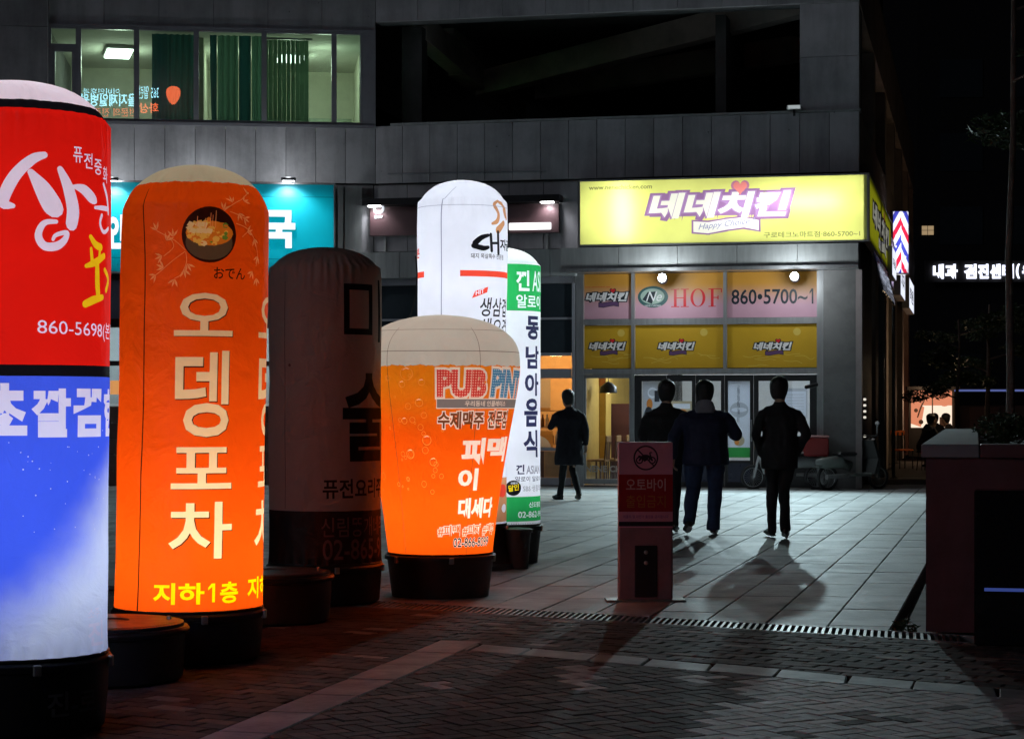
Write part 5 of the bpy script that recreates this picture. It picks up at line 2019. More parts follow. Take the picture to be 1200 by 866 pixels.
# barber stripes sign, purple lettered lightbox behind
pS = FS.w(x1_ + 1.8, 0, 0)
pS = Vector(((1055.5 - CX) / F_PX * pS.y, pS.y, 0))
tS = thing('stripe_sign', 'upright glowing sign with red, white and blue stripes beyond the yellow corner sign', 'sign', pS, 0)
L = []
hS = 72 / F_PX * pS.y
zS0 = HCAM + (HOR - 320) / F_PX * pS.y
for k in range(9):
    z_ = k * .40 - .5
    L.append((1 if k % 2 else 2, [[(-.3, z_), (.02, z_ + .42), (.02, z_ + .62), (-.3, z_ + .20)]]))
for k in range(8):
    z_ = k * .46 - .3
    L.append((1 if k % 2 == 0 else 2, [[(.02, z_ + .42), (.3, z_), (.3, z_ + .20), (.02, z_ + .62)]]))
rr = random.Random(2)
L = [(mi, [[(u, v + zS0) for u, v in p] for p in ps]) for mi, ps in L]
for k in range(7):
    x_, z_ = rr.uniform(-.18, .18), zS0 + .12 + k * .25
    st = [(x_ + (.045 if q % 2 == 0 else .02) * math.sin(q * PI / 5), z_ + (.045 if q % 2 == 0 else .02) * math.cos(q * PI / 5)) for q in range(10)]
    L.append((0, [st]))
ss = [cloth('stripe_white', (.9, .9, .95), .7, bump=0), cloth('stripe_red', (.75, .02, .06), .7, bump=0), cloth('stripe_blue', (.06, .07, .50), .7, bump=0)]
wS_ = 9 / F_PX * pS.y
sheet('face', (-.26, zS0, .26, zS0 + hS), 2, 3, L, lambda u, v: (u * wS_ / .26, 0, v), ss, tS, 0, smooth=False)
m = MB()
m.box(-wS_ - .03, -wS_, -.01, .25, zS0 - .03, zS0 + hS + .03)
m.box(wS_, wS_ + .03, -.01, .25, zS0 - .03, zS0 + hS + .03)
m.box(-wS_, wS_, -.01, .25, zS0 + hS, zS0 + hS + .03)
m.box(-wS_, wS_, -.01, .25, zS0 - .03, zS0)
m.box(-wS_, wS_, .24, .25, zS0, zS0 + hS)
m.build('case', M_frame, tS)
lamp('tube_lamp', 'AREA', (0, .2, zS0 + hS / 2), 6, (.95, .95, 1), tS, aim=(0, -1, zS0 + hS / 2), size=(.3, 1.6))
MB().box(-.5, -wS_ - .03, .10, .16, zS0 + .5, zS0 + .56).build('bracket', M_frame, tS)
# purple white lightbox on the side wall between
L = []
sw = [cloth('sign_lilac_white', (.72, .62, .85), .7, bump=0), cloth('sign_magenta', (.45, .05, .30), .6, bump=0)]
xa, xb = x0_, x0_ + 2.0
for k in range(5):
    L.append((1, rect(xa + .25 + k * .33, sz0 + .45, xa + .45 + k * .33, sz0 + .75)))
lightbox('side_sign', 'pale lilac glowing sign squeezed between the yellow corner sign and the striped one', FS, (x1_ + .1,), (x1_ + 1.6,), 0, 0, ySd, .10, [], sw, 0, [(0, .5, 1.2, .9, 4, (.95, .9, 1))],
         z=(sz0 - .25, sz1 - .35))
# further white lit signs down the side
for i, (xx, z0, z1, ww) in enumerate(((8.5, 4.35, 4.95, 3.2), (14.0, 4.2, 5.0, 4.5), (21.0, 4.2, 5.0, 6.0))):
    t = thing('side_sign', ('small white glowing sign just past the striped one', 'middle white glowing sign farther down the side of the building', 'farthest white glowing sign on the side of the building')[i], 'sign',
              FS.w(xx, -.30, 0), FS.rz(), 'white signs down the side of the building')
    sheet('face', (-ww / 3, z0, ww / 3, z1), 1, 1, [(1, fit(('미용실', '치과', '학원')[i], (-ww / 4, z0 + .2, ww / 4, z1 - .2), .03))], lambda u, v: (u, 0, v),
          [glow('sign_white_glow', (.82, .86, 1), 1.1), cloth('sign_navy', (.03, .03, .2), .3, bump=0)], t, 0, smooth=False)
    MB().box(-ww / 3 - .02, ww / 3 + .02, .005, .2, z0 - .02, z1 + .02).build('case', M_frame, t)
# dark awning board with pale lettering under the side sign
t = thing('awning_board', 'dark slanting board with pale lettering under the yellow corner sign', 'sign', FS.w(0, 0, 0), FS.rz())
MB().loft([[(.25, -.42, 3.62), (.25, -.40, 3.60), (.25, -.22, 4.30), (.25, -.25, 4.32)], [(6.0, -.42, 3.62), (6.0, -.40, 3.60), (6.0, -.22, 4.30), (6.0, -.25, 4.32)]]).build('board', mat('awning_dark', (.03, .03, .045), .25), t)
lp, bb = tpolys('네네치킨 호프', 0.03)
m = MB()
for p in lp:
    q = [(.5 + (u - bb[0]) * 4.6 / (bb[2] - bb[0]), v) for u, v in p]
    q = [(u, -.425 + .17 * ((v - bb[1]) / (bb[3] - bb[1]) * .55 + .2) / 1.0 - .012, 3.62 + .70 * ((v - bb[1]) / (bb[3] - bb[1]) * .55 + .2)) for u, v in q]
    m.add(q, [tuple(range(len(q)))])
m.build('lettering', glow('pale_letter_glow', (.65, .72, .9), .55), t)

# --- teal pharmacy sign
yT = -0.20
tq = lambda px, py: FB.p(px, py, yT)
ts = [cloth('sign_teal', (0.0, 0.42, 0.54), 0.5, bump=0), cloth('sign_teal_line', (0.0, 0.22, 0.27), 0.4, bump=0)]
L = []
for py in (231, 304):
    z_ = tq(350, py)[1]
    L.append((1, rect(-30, z_ - .008, 10, z_ + .008)))
lt, ext = lightbox('pharmacy_sign', 'wide turquoise sign with raised white lettering behind the red and orange columns', FB, -30, 391, 217, 317, yT, .2, L, ts, 0,
                   [(-.66, .5, 2.6, 1.3, 14, (1, 1, 1)), (0, .5, 2.6, 1.3, 14, (1, 1, 1)), (.66, .5, 2.6, 1.3, 14, (1, 1, 1))], nx=10)
cxm = (ext[0] + ext[1]) / 2
for ch, px0, px1, p0, p1 in (('국', 308, 346, 247, 291), ('약', 262, 302, 247, 291), ('인', 126, 146, 252, 292), ('한', 78, 118, 250, 292)):
    a, b = tq(px0, p1), tq(px1, p0)
    o = thing('raised_letter', parent=lt)
    pol = fit(ch, (a[0] - cxm, a[1], b[0] - cxm, b[1]), .05)
    for (y0, y1, mm, nm) in ((-.07, -.066, glow('letter_white', (.93, .95, 1), 1.25), 'face'), (-.06, -.02, mat('letter_side', (.6, .65, .7), .5), 'return')):
        m = MB()
        for p in pol:
            if parea(p) < 0: p = p[::-1]
            m.loft([[(u, y1, v) for u, v in p], [(u, y0, v) for u, v in p]])
        m.build(nm, mm, o)


def downlight(fr, px, py, y, label, power, aim_y=.2, aimz=-1.2, r=.05, arm=.35, lens=8, kind='SPOT', ang=120, col=(.93, .97, 1.0), group='small lamps above the signs'):
    a = fr.p(px, py, y)
    p = fr.w(a[0], y, a[1])
    t = thing('sign_lamp', label, 'lamp', p, fr.rz(), group)
    MB().cbox(-.14, .14, -.06, .06, 0, .06, .01).build('housing', M_dframe, t)
    MB().tube([(0, .04, .03), (0, arm, .06)], .012, 6).build('arm', M_dframe, t)
    MB().box(-.11, .11, -.05, .05, -.012, -.002).build('lens', glow('lens_%s' % lens, col, lens), t)
    lamp('beam', 'SPOT', (0, 0, -.04), power, col, t, aim=(0, aim_y, aimz), radius=r, spot=ang, blend=.6)
    lamp('spill', 'POINT', (0, -.02, .10), 13, col, t, radius=.08)
    return t


downlight(FB, 338, 212, -.62, 'small black lamp on an arm above the right end of the turquoise sign', 90, .35, -.6)
downlight(FB, 130, 212, -.62, 'small black lamp above the turquoise sign, between the red and orange columns', 90, .35, -.6)
downlight(FB, 234, 212, -.62, 'small black lamp above the turquoise sign, hidden behind the orange column', 90, .35, -.6)
# --- brown restaurant sign
yB = 0.02
bs = thing('restaurant_sign', 'dark brown sign board with a small round logo, left of the wide yellow sign', 'sign', FA.w(0, 0, 0), FA.rz())
a, b = FA.p(433, 277, yB), FA.p(655, 238, yB)
M_bs = mat('brown_sign_board', (0.10, 0.055, 0.06), 0.45, bump=.02)
MB().cbox(a[0], b[0], yB, yB + .09, a[1], b[1], .01).build('board', M_bs, bs)
MB().box(a[0] - .08, b[0] + .05, yB - .22, yB + .10, b[1] + .012, b[1] + .14).build('hood', M_dframe, bs)
for px in (450, 540, 640):
    x_ = FA.s(px)
    MB().box(x_ - .02, x_ + .02, yB + .03, yB + .10, a[1] - .3, a[1] - .005).build('strut', M_ledge, bs)
c = FA.p(444, 246, yB)
m = MB()
for p in ringp(c[0], c[1] + .03, .115, .05, n=20, ry=.11) + fit('BHW', (c[0] - .08, c[1] - .17, c[0] + .08, c[1] - .11), .03):
    if parea(p) < 0: p = p[::-1]
    m.loft([[(u, yB - .004, v) for u, v in p], [(u, yB - .014, v) for u, v in p]])
m.build('logo', mat('logo_white', (.6, .62, .66), .5), bs)
c0, c1 = FA.p(597, 270, yB), FA.p(646, 261, yB)
MB().cbox(c0[0], c1[0], yB - .05, yB - .002, c0[1], c1[1], .01).build('lit_bar', glow('bar_white', (.95, .96, 1), 2.2), bs)
for px, wd in ((441, 'left'), (643, 'right')):
    x_ = FA.s(px)
    MB().box(x_ - .12, x_ + .12, yB - .20, yB - .10, b[1] - .01, b[1] + .010).build('lamp_lens', glow('lens_8b', (.95, .97, 1), 16), bs)
    lamp('beam', 'SPOT', (x_, yB - .15, b[1] - .03), 14, (.95, .95, 1), bs, aim=(x_, yB + .1, a[1]), radius=.05, spot=130, blend=.6)

# --- two bright lamps under the canopy and the floodlight on the parapet
for i, (px, py) in enumerate(((776, 326), (931, 324))):
    yy = -.52
    a = FA.p(px, py, yy)
    t = thing('shop_floodlight', ('left', 'right')[i] + ' one of the two glaring white lamps under the canopy', 'lamp', FA.w(a[0], yy, a[1]), FA.rz(), 'lamps under the canopy')
    MB().lathe([(.03, -.0), (.085, .0), (.095, .03), (.095, .12), (.05, .16)], 20, M=Matrix.Rotation(R(-100), 4, 'X') @ Matrix.Translation((0, 0, -.02))).build('housing', M_dframe, t, smooth=True)
    MB().lathe([(.07, 0), (.05, .03), (.001, .045)], 20, M=Matrix.Rotation(R(80), 4, 'X') @ Matrix.Translation((0, 0, .024)), cap=False).build('lens', glow('flood_lens', (.90, .97, 1.0), 90), t, smooth=True)
    MB().tube([(0, .05, .05), (0, .22, .10)], .015, 6).build('arm', M_dframe, t)
    lamp('beam', 'SPOT', (0, -.12, -.02), (600, 1500)[i], (.68, .93, 1.0), t, aim=((-1.0, -8, -2.6), (-1.0, -8, -2.2))[i], radius=.07, spot=150, blend=.6)
    lamp('spill', 'POINT', (0, -.16, -.05), 55, (.9, .97, 1.0), t, radius=.07)
a = FA.p(931, 133, -.05)
t = thing('roof_floodlight', 'white floodlight on the parapet above the yellow sign, lighting the plaza', 'lamp', FA.w(a[0], -.10, a[1] + .06), FA.rz())
MB().cbox(-.13, .13, -.05, .05, 0, .08, .01).build('housing', mat('lamp_white', (.55, .56, .55), .5), t)
MB().box(-.11, .11, -.058, -.052, .01, .07).build('lens', glow('roof_lens', (.85, .97, 1.0), .4), t)
MB().box(-.02, .02, -.02, .02, -.12, 0).build('bracket', M_dframe, t)
T_ = t.matrix_basis
lamp('beam', 'SPOT', (0, -.12, .05), 350, (.72, .90, .97), t, aim=(-5.0, -20, -6.8), radius=.10, spot=64, blend=.7)

# --- small leds on the side wall, cctv, cable
t = thing('light_string', 'vertical string of small pale lights just right of the corner pillar', 'lights', FS.w(0, 0, 0), FS.rz())
for k, py in enumerate((468, 475, 482, 489, 511, 518)):
    a = FS.p(1013, py, -.02)
    MB().cbox(a[0] - .05, a[0] + .05, -.05, -.003, a[1] - .022, a[1] + .022, .005).build('led', glow('led_warm', (1, .95, .8), .8), t)
MB().box(FS.p(1013, 500, 0)[0] - .01, FS.p(1013, 500, 0)[0] + .01, -.003, -.0005, .8, 2.0).build('cord', M_cable, t)
a = FA.p(955, 452, 0)
t = thing('security_camera', 'small dark security camera on the right door jamb', 'camera', FA.w(a[0], -.05, a[1]), FA.rz())
MB().tube([(0, .1, .02), (0, 0, .02), (-.05, -.1, 0)], .014, 8).build('bracket', M_dframe, t)
MB().tube([(.04, -.02, .02), (-.14, -.20, -.03)], .035, 10).build('body', M_dframe, t)
MB().tube([(-.14, -.20, -.03), (-.15, -.21, -.032)], .028, 10).build('lens', M_black, t)
pts = [FA.w(FA.p(x, y, -.14)[0], -.15, FA.p(x, y, -.14)[1]) for x, y in ((487, 300), (489, 320), (488, 345), (482, 368), (472, 382), (455, 392), (430, 402))]
props(MB().tube(pts, .014, 6).build('hanging_cable', M_cable, None, smooth='all'), 'dark cable hanging by the dark glass left of the tall white column', 'cable')

# --- neon sign on the building across the street (its mirror image shows in the upstairs windows)
opp = thing('opposite_building', 'dark building across the street behind the viewer, mirrored in the upstairs windows', 'building', (0, 0, 0))


def mirror(P):
    n = FB.Y
    d = (Vector(P) - FB.w(0, .014, 0)).dot(n)
    return Vector(P) - n * 2 * d


def vpt(px, py, D):
    return Vector(((px - CX) / F_PX * D, D, HCAM + (HOR - py) / F_PX * D))


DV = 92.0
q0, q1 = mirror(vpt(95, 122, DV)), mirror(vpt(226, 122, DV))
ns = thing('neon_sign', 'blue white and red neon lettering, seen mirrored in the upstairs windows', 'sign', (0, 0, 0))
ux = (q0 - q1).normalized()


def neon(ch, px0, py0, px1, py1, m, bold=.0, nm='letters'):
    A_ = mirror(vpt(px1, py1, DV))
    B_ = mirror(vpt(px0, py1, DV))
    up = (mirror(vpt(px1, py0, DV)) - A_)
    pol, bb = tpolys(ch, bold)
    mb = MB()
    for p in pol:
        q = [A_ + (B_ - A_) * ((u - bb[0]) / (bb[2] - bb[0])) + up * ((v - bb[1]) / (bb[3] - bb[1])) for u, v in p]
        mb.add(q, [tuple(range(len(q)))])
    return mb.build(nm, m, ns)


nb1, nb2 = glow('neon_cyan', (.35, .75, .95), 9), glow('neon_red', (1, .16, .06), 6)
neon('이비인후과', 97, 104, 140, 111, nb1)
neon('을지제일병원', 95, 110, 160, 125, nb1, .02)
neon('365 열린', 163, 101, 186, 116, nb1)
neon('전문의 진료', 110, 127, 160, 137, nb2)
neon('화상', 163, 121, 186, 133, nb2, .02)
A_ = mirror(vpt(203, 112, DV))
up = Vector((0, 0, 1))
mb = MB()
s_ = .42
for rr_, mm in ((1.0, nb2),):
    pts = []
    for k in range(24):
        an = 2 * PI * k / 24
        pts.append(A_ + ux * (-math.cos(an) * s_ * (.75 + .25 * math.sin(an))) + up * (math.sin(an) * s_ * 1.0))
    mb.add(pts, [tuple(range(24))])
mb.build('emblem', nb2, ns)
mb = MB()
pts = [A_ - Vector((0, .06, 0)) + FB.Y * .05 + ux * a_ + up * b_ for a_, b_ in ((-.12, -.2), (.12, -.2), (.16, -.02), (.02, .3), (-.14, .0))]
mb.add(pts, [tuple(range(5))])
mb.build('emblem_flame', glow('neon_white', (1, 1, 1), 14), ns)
bc_ = (q0 + q1) / 2 - FB.Y * 1.2
MO = Matrix.Translation((bc_.x, bc_.y, 0)) @ Matrix.Rotation(FB.rz(), 4, 'Z')
MB().box(-16, 16, -8, 0, 0, 24, M=MO).build('wall', M_conc, opp)
for fl in range(6):
    for k in range(8):
        if fl == 4 and 2 < k < 6: continue
        MB().box(-14 + k * 3.6, -12 + k * 3.6, .002, .05, 2 + fl * 3.4, 3.8 + fl * 3.4, M=MO).build('window', M_dglass, opp)


# ================================================================== PEOPLE
def ell_rings(path, n=14):
    """path: [(centre, a (sideways), b (front-back), [axis])] -> rings in horizontal planes or across the limb"""
    rings = []
    pts = [Vector(p[0]) for p in path]
    for i, p in enumerate(path):
        c = pts[i]
        t = (pts[min(i + 1, len(pts) - 1)] - pts[max(i - 1, 0)]).normalized()
        side = Vector((1, 0, 0)) - t * t.x
        if side.length < .3: side = Vector((0, 1, 0)) - t * t.y
        side.normalize()
        fw = t.cross(side)
        rings.append([c + side * p[1] * math.cos(2 * PI * k / n) + fw * p[2] * math.sin(2 * PI * k / n) for k in range(n)])
    return rings


def blob(name, paths, voxel, m, parent, smooth_it=6, fac=0.5, folds=0):
    mb = MB()
    for p in paths: mb.loft(ell_rings(p))
    me = bpy.data.meshes.new('tmp')
    me.from_pydata(mb.v, [], mb.f)
    o = bpy.data.objects.new('tmp', me)
    C.objects.link(o)
    r = o.modifiers.new('r', 'REMESH')
    r.mode = 'VOXEL'
    r.voxel_size = voxel
    s = o.modifiers.new('s', 'SMOOTH')
    s.factor = fac
    s.iterations = smooth_it
    me2 = bpy.data.meshes.new_from_object(o.evaluated_get(bpy.context.evaluated_depsgraph_get()))
    bpy.data.objects.remove(o)
    if folds:
        vs = me2.vertices
        cn = [(v.co.copy(), v.normal.copy()) for v in vs]
        for v, (c, n_) in zip(vs, cn):
            q = c * 5.5 + Vector((folds * 3, 0, 0))
            d = noise.noise(Vector((q.x, q.y, q.z * .55))) * .016 + noise.noise(Vector((q.x * 2.6, q.y * 2.6, q.z * 1.7))) * .008
            v.co = c + n_ * d
    me2.materials.clear()
    me2.materials.append(m)
    me2.shade_smooth()
    me2.name = name
    ob = bpy.data.objects.new(name, me2)
    C.objects.link(ob)
    ob.parent = parent
    return ob


M_skin = mat('skin', (0.42, 0.26, 0.19), 0.5, var=.08)
M_hair = mat('black_hair', (0.012, 0.010, 0.010), 0.45, var=.3, scale=60, bump=.6, bscale=160)
M_shoe = mat('dark_shoe', (0.015, 0.014, 0.014), 0.35)
M_sole = mat('pale_sole', (0.30, 0.30, 0.30), 0.6)


def lerp(a, b, t): return Vector(a) + (Vector(b) - Vector(a)) * t


def person(label, loc, rz, pose, wear, H=1.74, head_turn=0.0, detail=True, z=0.0):
    """faces local +Y. pose: dict of joints; wear: materials and cut of the clothes"""
    t = thing('person', label, 'person', (loc[0], loc[1], z), rz)
    k = H / 1.74
    J = dict(pelvis=(0, 0, .93), chest=(0, 0.01, 1.28), neck=(0, 0.0, 1.47), head=(0, .02, 1.625),
             shL=(-.185, 0, 1.385), shR=(.185, 0, 1.385), elL=(-.25, -.03, 1.14), elR=(.25, -.03, 1.14),
             wrL=(-.26, .05, .90), wrR=(.26, .05, .90),
             hipL=(-.095, 0, .90), hipR=(.095, 0, .90), knL=(-.10, .02, .50), knR=(.10, .02, .50),
             anL=(-.10, 0, .09), anR=(.10, 0, .09), toeL=(-.12, .17, .03), toeR=(.12, .17, .03))
    J.update(pose)
    J = {a: Vector(b) * k for a, b in J.items()}
    vx = .007 if detail else .012
    bk = wear.get('bulk', 1.0)
    # body: head, neck, torso, arms, hands, legs as one surface
    hd = J['head']
    ht = Matrix.Rotation(head_turn, 3, 'Z')
    P = []
    hp_ = [(-.135, .030, .030, .030), (-.11, .050, .058, .015), (-.07, .062, .074, .008), (-.02, .072, .088, 0), (.03, .077, .096, -.004), (.075, .072, .090, -.008), (.11, .050, .062, -.010), (.128, .02, .025, -.010)]
    headp = [(hd + ht @ Vector((0, o_, dz)) * k, a * k * 1.16, b * k * 1.10) for dz, a, b, o_ in hp_]
    P.append(headp)
    P.append([(J['neck'] - Vector((0, 0, .07)) * k, .060, .062), (lerp(J['neck'], hd, .35), .054, .058), (lerp(J['neck'], hd, .8), .05, .055)])
    nose = hd + ht @ Vector((0, .098, -.01)) * k
    P.append([(nose + Vector((0, 0, .035)) + ht @ Vector((0, -.02, 0)), .010, .012), (nose + Vector((0, 0, -.01)), .015, .018), (nose + Vector((0, 0, -.028)) + ht @ Vector((0, -.012, 0)), .016, .012)])
    for sx in (-1, 1):
        e = hd + ht @ Vector((sx * .079, -.005, -.005)) * k
        P.append([(e + Vector((0, 0, -.032)), .008, .010), (e, .012, .020), (e + Vector((0, 0, .030)), .009, .016)])
    pe, ch = J['pelvis'], J['chest']
    shm = (J['shL'] + J['shR']) / 2
    P.append([(pe - Vector((0, 0, .06)) * k, .13, .10), (pe + Vector((0, 0, .03)) * k, .155, .11), (lerp(pe, ch, .45), .13, .095), (ch, .155, .11), (lerp(ch, shm, .7), .14, .075), (shm + Vector((0, 0, .03)), .055, .055)])
    for s_ in 'LR':
        sh, el, wr = J['sh' + s_], J['el' + s_], J['wr' + s_]
        P.append([(lerp(sh, shm, .35) - Vector((0, 0, .025)), .042, .045), (sh - Vector((0, 0, .035)), .040, .045), (lerp(sh, el, .5), .038, .040), (el, .034, .034), (lerp(el, wr, .35), .038, .038), (wr, .024, .028)])
        hip, kn, an, toe = J['hip' + s_], J['kn' + s_], J['an' + s_], J['toe' + s_]
        P.append([(hip, .074, .078), (lerp(hip, kn, .5), .056, .060), (kn, .042, .046), (lerp(kn, an, .35), .040, .046), (an, .030, .034)])
        P.append([(an + (an - toe) * .2 - Vector((0, 0, .03)), .028, .022), (an - Vector((0, 0, .02)), .034, .035), (lerp(an, toe, .6), .038, .026), (toe, .030, .016)])
        # hand: palm, four unequal bent fingers, thumb from the side of the palm
        d = (wr - el).normalized()
        sgn = -1 if s_ == 'L' else 1
        side = Vector((0, 1, 0)) - d * d.y
        side.normalize()             # thumb side (forward for a hanging arm)
        nrm = d.cross(side) * sgn     # towards the body
        if nrm.dot(Vector((-sgn, 0, 0))) < 0: nrm = -nrm
        pc = wr + d * .085 * k
        P.append([(wr - d * .01, .022, .026), (wr + d * .03, .024, .034), (wr + d * .07, .018, .040), (pc, .014, .036)])
        for i, (o_, l) in enumerate(((.030, .070), (.010, .080), (-.010, .074), (-.029, .058))):
            b0 = pc + side * o_
            m1 = b0 + d * l * .5 + nrm * .010
            m2 = m1 + d * l * .30 + nrm * .022
            m3 = m2 + d * l * .10 + nrm * .022
            P.append([(b0 - d * .02, .009, .009), (b0, .0095, .0095), (m1, .009, .009), (m2, .0085, .0085), (m3, .007, .007)])
        tb = wr + d * .03 + side * .028
        P.append([(tb, .012, .012), (tb + side * .022 + d * .025, .011, .011), (tb + side * .028 + d * .055 + nrm * .012, .009, .009)])
    blob('body', P, vx, M_skin, t, 3, .4)
    # hair
    Hh = [(-.105, .052, .035, -.058), (-.085, .066, .052, -.050), (-.04, .083, .078, -.035), (.01, .091, .094, -.022), (.05, .093, .106, -.014), (.09, .086, .100, -.010), (.125, .064, .076, -.008), (.150, .024, .03, -.008)]
    fl = wear.get('hair', 1.0) * 1.13
    blob('hair', [[(hd + ht @ Vector((0, o_, dz)) * k, a * k * fl, b * k * fl) for dz, a, b, o_ in Hh]], .008, M_hair, t, 2)
    # eyes
    for sx in (-1, 1):
        e = hd + ht @ Vector((sx * .031, .083, .008)) * k
        MB().ball(e, .0125, 6).build('eye', M_sole, t, smooth=True)
    # coat or jacket
    hem = wear.get('hem', .80) * k
    jm = wear['jacket']
    fz = wear.get('flare', 1.0)
    J_ = []
    w_ = .19 * bk
    jk = [(Vector((pe.x, pe.y, hem)), w_ * 1.0 * fz, .135 * bk * fz), (Vector((pe.x, pe.y, hem + .12 * k)), w_ * 1.0 * fz, .14 * bk * fz), (Vector((pe.x, pe.y, pe.z + .08 * k)), w_ * .95, .135 * bk),
          (lerp(pe, ch, .6), w_ * .93, .13 * bk), (ch, w_ * 1.02, .14 * bk), (lerp(ch, shm, .65), w_ * 1.0, .12 * bk), (shm + Vector((0, 0, -.005)), w_ * .82, .095), (shm + Vector((0, 0, .03)), w_ * .66, .085), (shm + Vector((0, 0, .055)) * k, w_ * .52, .08), (J['neck'] + Vector((0, 0, -.005)), .075, .078), (J['neck'] + Vector((0, -.005, .035)), .066, .070)]
    if hem > pe.z: jk = jk[0:1] + jk[2:]
    J_.append(jk)
    for s_ in 'LR':
        sh, el, wr = J['sh' + s_], J['el' + s_], J['wr' + s_]
        a = .066 * (bk * .5 + .5)
        out = (sh - shm).normalized() * .02
        J_.append([(lerp(sh, shm, .55) + Vector((0, 0, -.005)), .060, .066), (lerp(sh, shm, .25) - Vector((0, 0, .012)), .060, .068), (sh - Vector((0, 0, .030)), a * .90, a * 1.05), (lerp(sh, el, .4), a, a * 1.05), (lerp(sh, el, .85), a * .86, a * .9), (el, a * .84, a * .9), (lerp(el, wr, .4), a * .78, a * .8), (wr + (wr - el).normalized() * .01, a * .62, a * .66)])
    blob('coat' if hem < .7 else 'jacket', J_, .011, jm, t, 16, .6, folds=1 + loc[0])
    if wear.get('collar'):
        c = J['neck']
        blob('hood', [[(c + Vector((0, -.05, -.08)), .11, .06), (c + Vector((0, -.045, -.02)), .12, .075), (c + Vector((0, -.02, .035)), .10, .085), (c + Vector((0, -.01, .055)), .07, .07)]], .009, wear['collar'], t, 4)
    # trousers
    tm = wear['trousers']
    tr_ = wear.get('leg', 1.0)
    T = [[(pe + Vector((0, 0, .06)), .155 * bk * .97, .115), (pe, .165 * bk * .97, .125), (pe - Vector((0, 0, .07)) * k, .155, .12), (pe - Vector((0, 0, .12)) * k, .08, .08)]]
    for s_ in 'LR':
        hip, kn, an, toe = J['hip' + s_], J['kn' + s_], J['an' + s_], J['toe' + s_]
        T.append([(hip + Vector((0, 0, .02)), .095, .105), (lerp(hip, kn, .35), .092 * tr_, .098 * tr_), (lerp(hip, kn, .8), .074 * tr_, .078 * tr_), (kn, .070 * tr_, .074 * tr_), (lerp(kn, an, .4), .066 * tr_, .074 * tr_),
                  (lerp(kn, an, .9), .058 * tr_, .066 * tr_), (lerp(kn, an, 1.08), .060 * tr_, .070 * tr_)])
    blob('trousers', T, .010, tm, t, 5, folds=2 + loc[0])
    for s_ in 'LR':
        an, toe = J['an' + s_], J['toe' + s_]
        f_ = (toe - an)
        f_.z = 0
        f_.normalize()
        base = min(an.z - .085, toe.z - .02)
        heel = an - f_ * .06 + Vector((0, 0, -.05))
        blob('shoe', [[(heel + Vector((0, 0, .02)), .032, .030), (an + Vector((0, 0, -.035)), .042, .045), (lerp(an, toe, .5) + Vector((0, 0, -.012)), .046, .036), (lerp(an, toe, .9), .046, .028), (toe + f_ * .04, .034, .020)]], .008, M_shoe, t, 2)
        MB().tube([(heel.x, heel.y, heel.z - .012), tuple(lerp(heel, toe, .5) + Vector((0, 0, -.018))), tuple(toe + f_ * .045 - Vector((0, 0, .014)))], [(.012, .032), (.012, .038), (.010, .032)], 10).build('sole', wear.get('sole', M_shoe), t, smooth=True)
    return t


c_black = mat('cloth_black', (0.012, 0.012, 0.014), 0.85, var=.2, scale=20, bump=.3, bscale=70)
c_coat = mat('cloth_dark_coat', (0.015, 0.015, 0.022), 0.9, var=.2, scale=20, bump=.3, bscale=70)
c_navy = mat('cloth_navy_jacket', (0.010, 0.013, 0.042), 0.75, var=.2, scale=14, bump=.4, bscale=50)
c_denim = mat('cloth_denim', (0.020, 0.034, 0.085), 0.85, var=.3, scale=14, bump=.4, bscale=90)
c_grey = mat('cloth_grey_hood', (0.20, 0.20, 0.23), 0.9, var=.1)
p1, p2, p3, p4 = G(667, 586), G(781, 624), G(826, 627), G(914, 631)
person('man in a long dark coat walking alone, left of the three walkers', p1, R(14),
       dict(knL=(-.06, .14, .50), anL=(-.10, .18, .09), toeL=(-.15, .33, .04), knR=(.06, .02, .50), anR=(.10, -.22, .13), toeR=(.11, -.08, .04),
            elL=(-.30, .02, 1.17), wrL=(-.20, .22, 1.22), elR=(.26, -.06, 1.13), wrR=(.28, .0, .88), head=(-.02, .035, 1.625)),
       dict(jacket=c_coat, hem=.56, trousers=c_black, flare=1.14, bulk=1.12, leg=.82), H=1.73, head_turn=R(30))
person('man in a black jacket partly hidden behind the no motorcycles sign', p2, R(-6),
       dict(knL=(-.09, .10, .50), anL=(-.09, .14, .09), toeL=(-.11, .30, .03), knR=(.10, -.02, .50), anR=(.09, -.16, .12), toeR=(.11, .0, .04),
            elL=(-.27, .0, 1.15), wrL=(-.24, .16, 1.0), elR=(.29, -.03, 1.15), wrR=(.27, .10, .95)),
       dict(jacket=c_black, hem=.80, trousers=c_black, bulk=1.28), H=1.76)
person('stocky man in a navy jacket with grey hood and blue jeans', p3, R(-4),
       dict(knL=(-.13, .10, .51), anL=(-.18, -.16, .17), toeL=(-.21, -.02, .06), hipL=(-.11, 0, .90), hipR=(.12, 0, .90), knR=(.12, .08, .50), anR=(.10, .08, .09), toeR=(.12, .25, .03), pelvis=(.01, 0, .93),
            shL=(-.225, 0, 1.375), shR=(.225, 0, 1.375), elL=(-.36, .0, 1.13), wrL=(-.36, .08, .88), elR=(.36, .06, 1.14), wrR=(.26, .26, 1.22)),
       dict(jacket=c_navy, hem=.80, trousers=c_denim, collar=c_grey, bulk=1.42, leg=1.22, flare=1.0, hair=1.05, sole=M_sole), H=1.75, head_turn=R(-4))
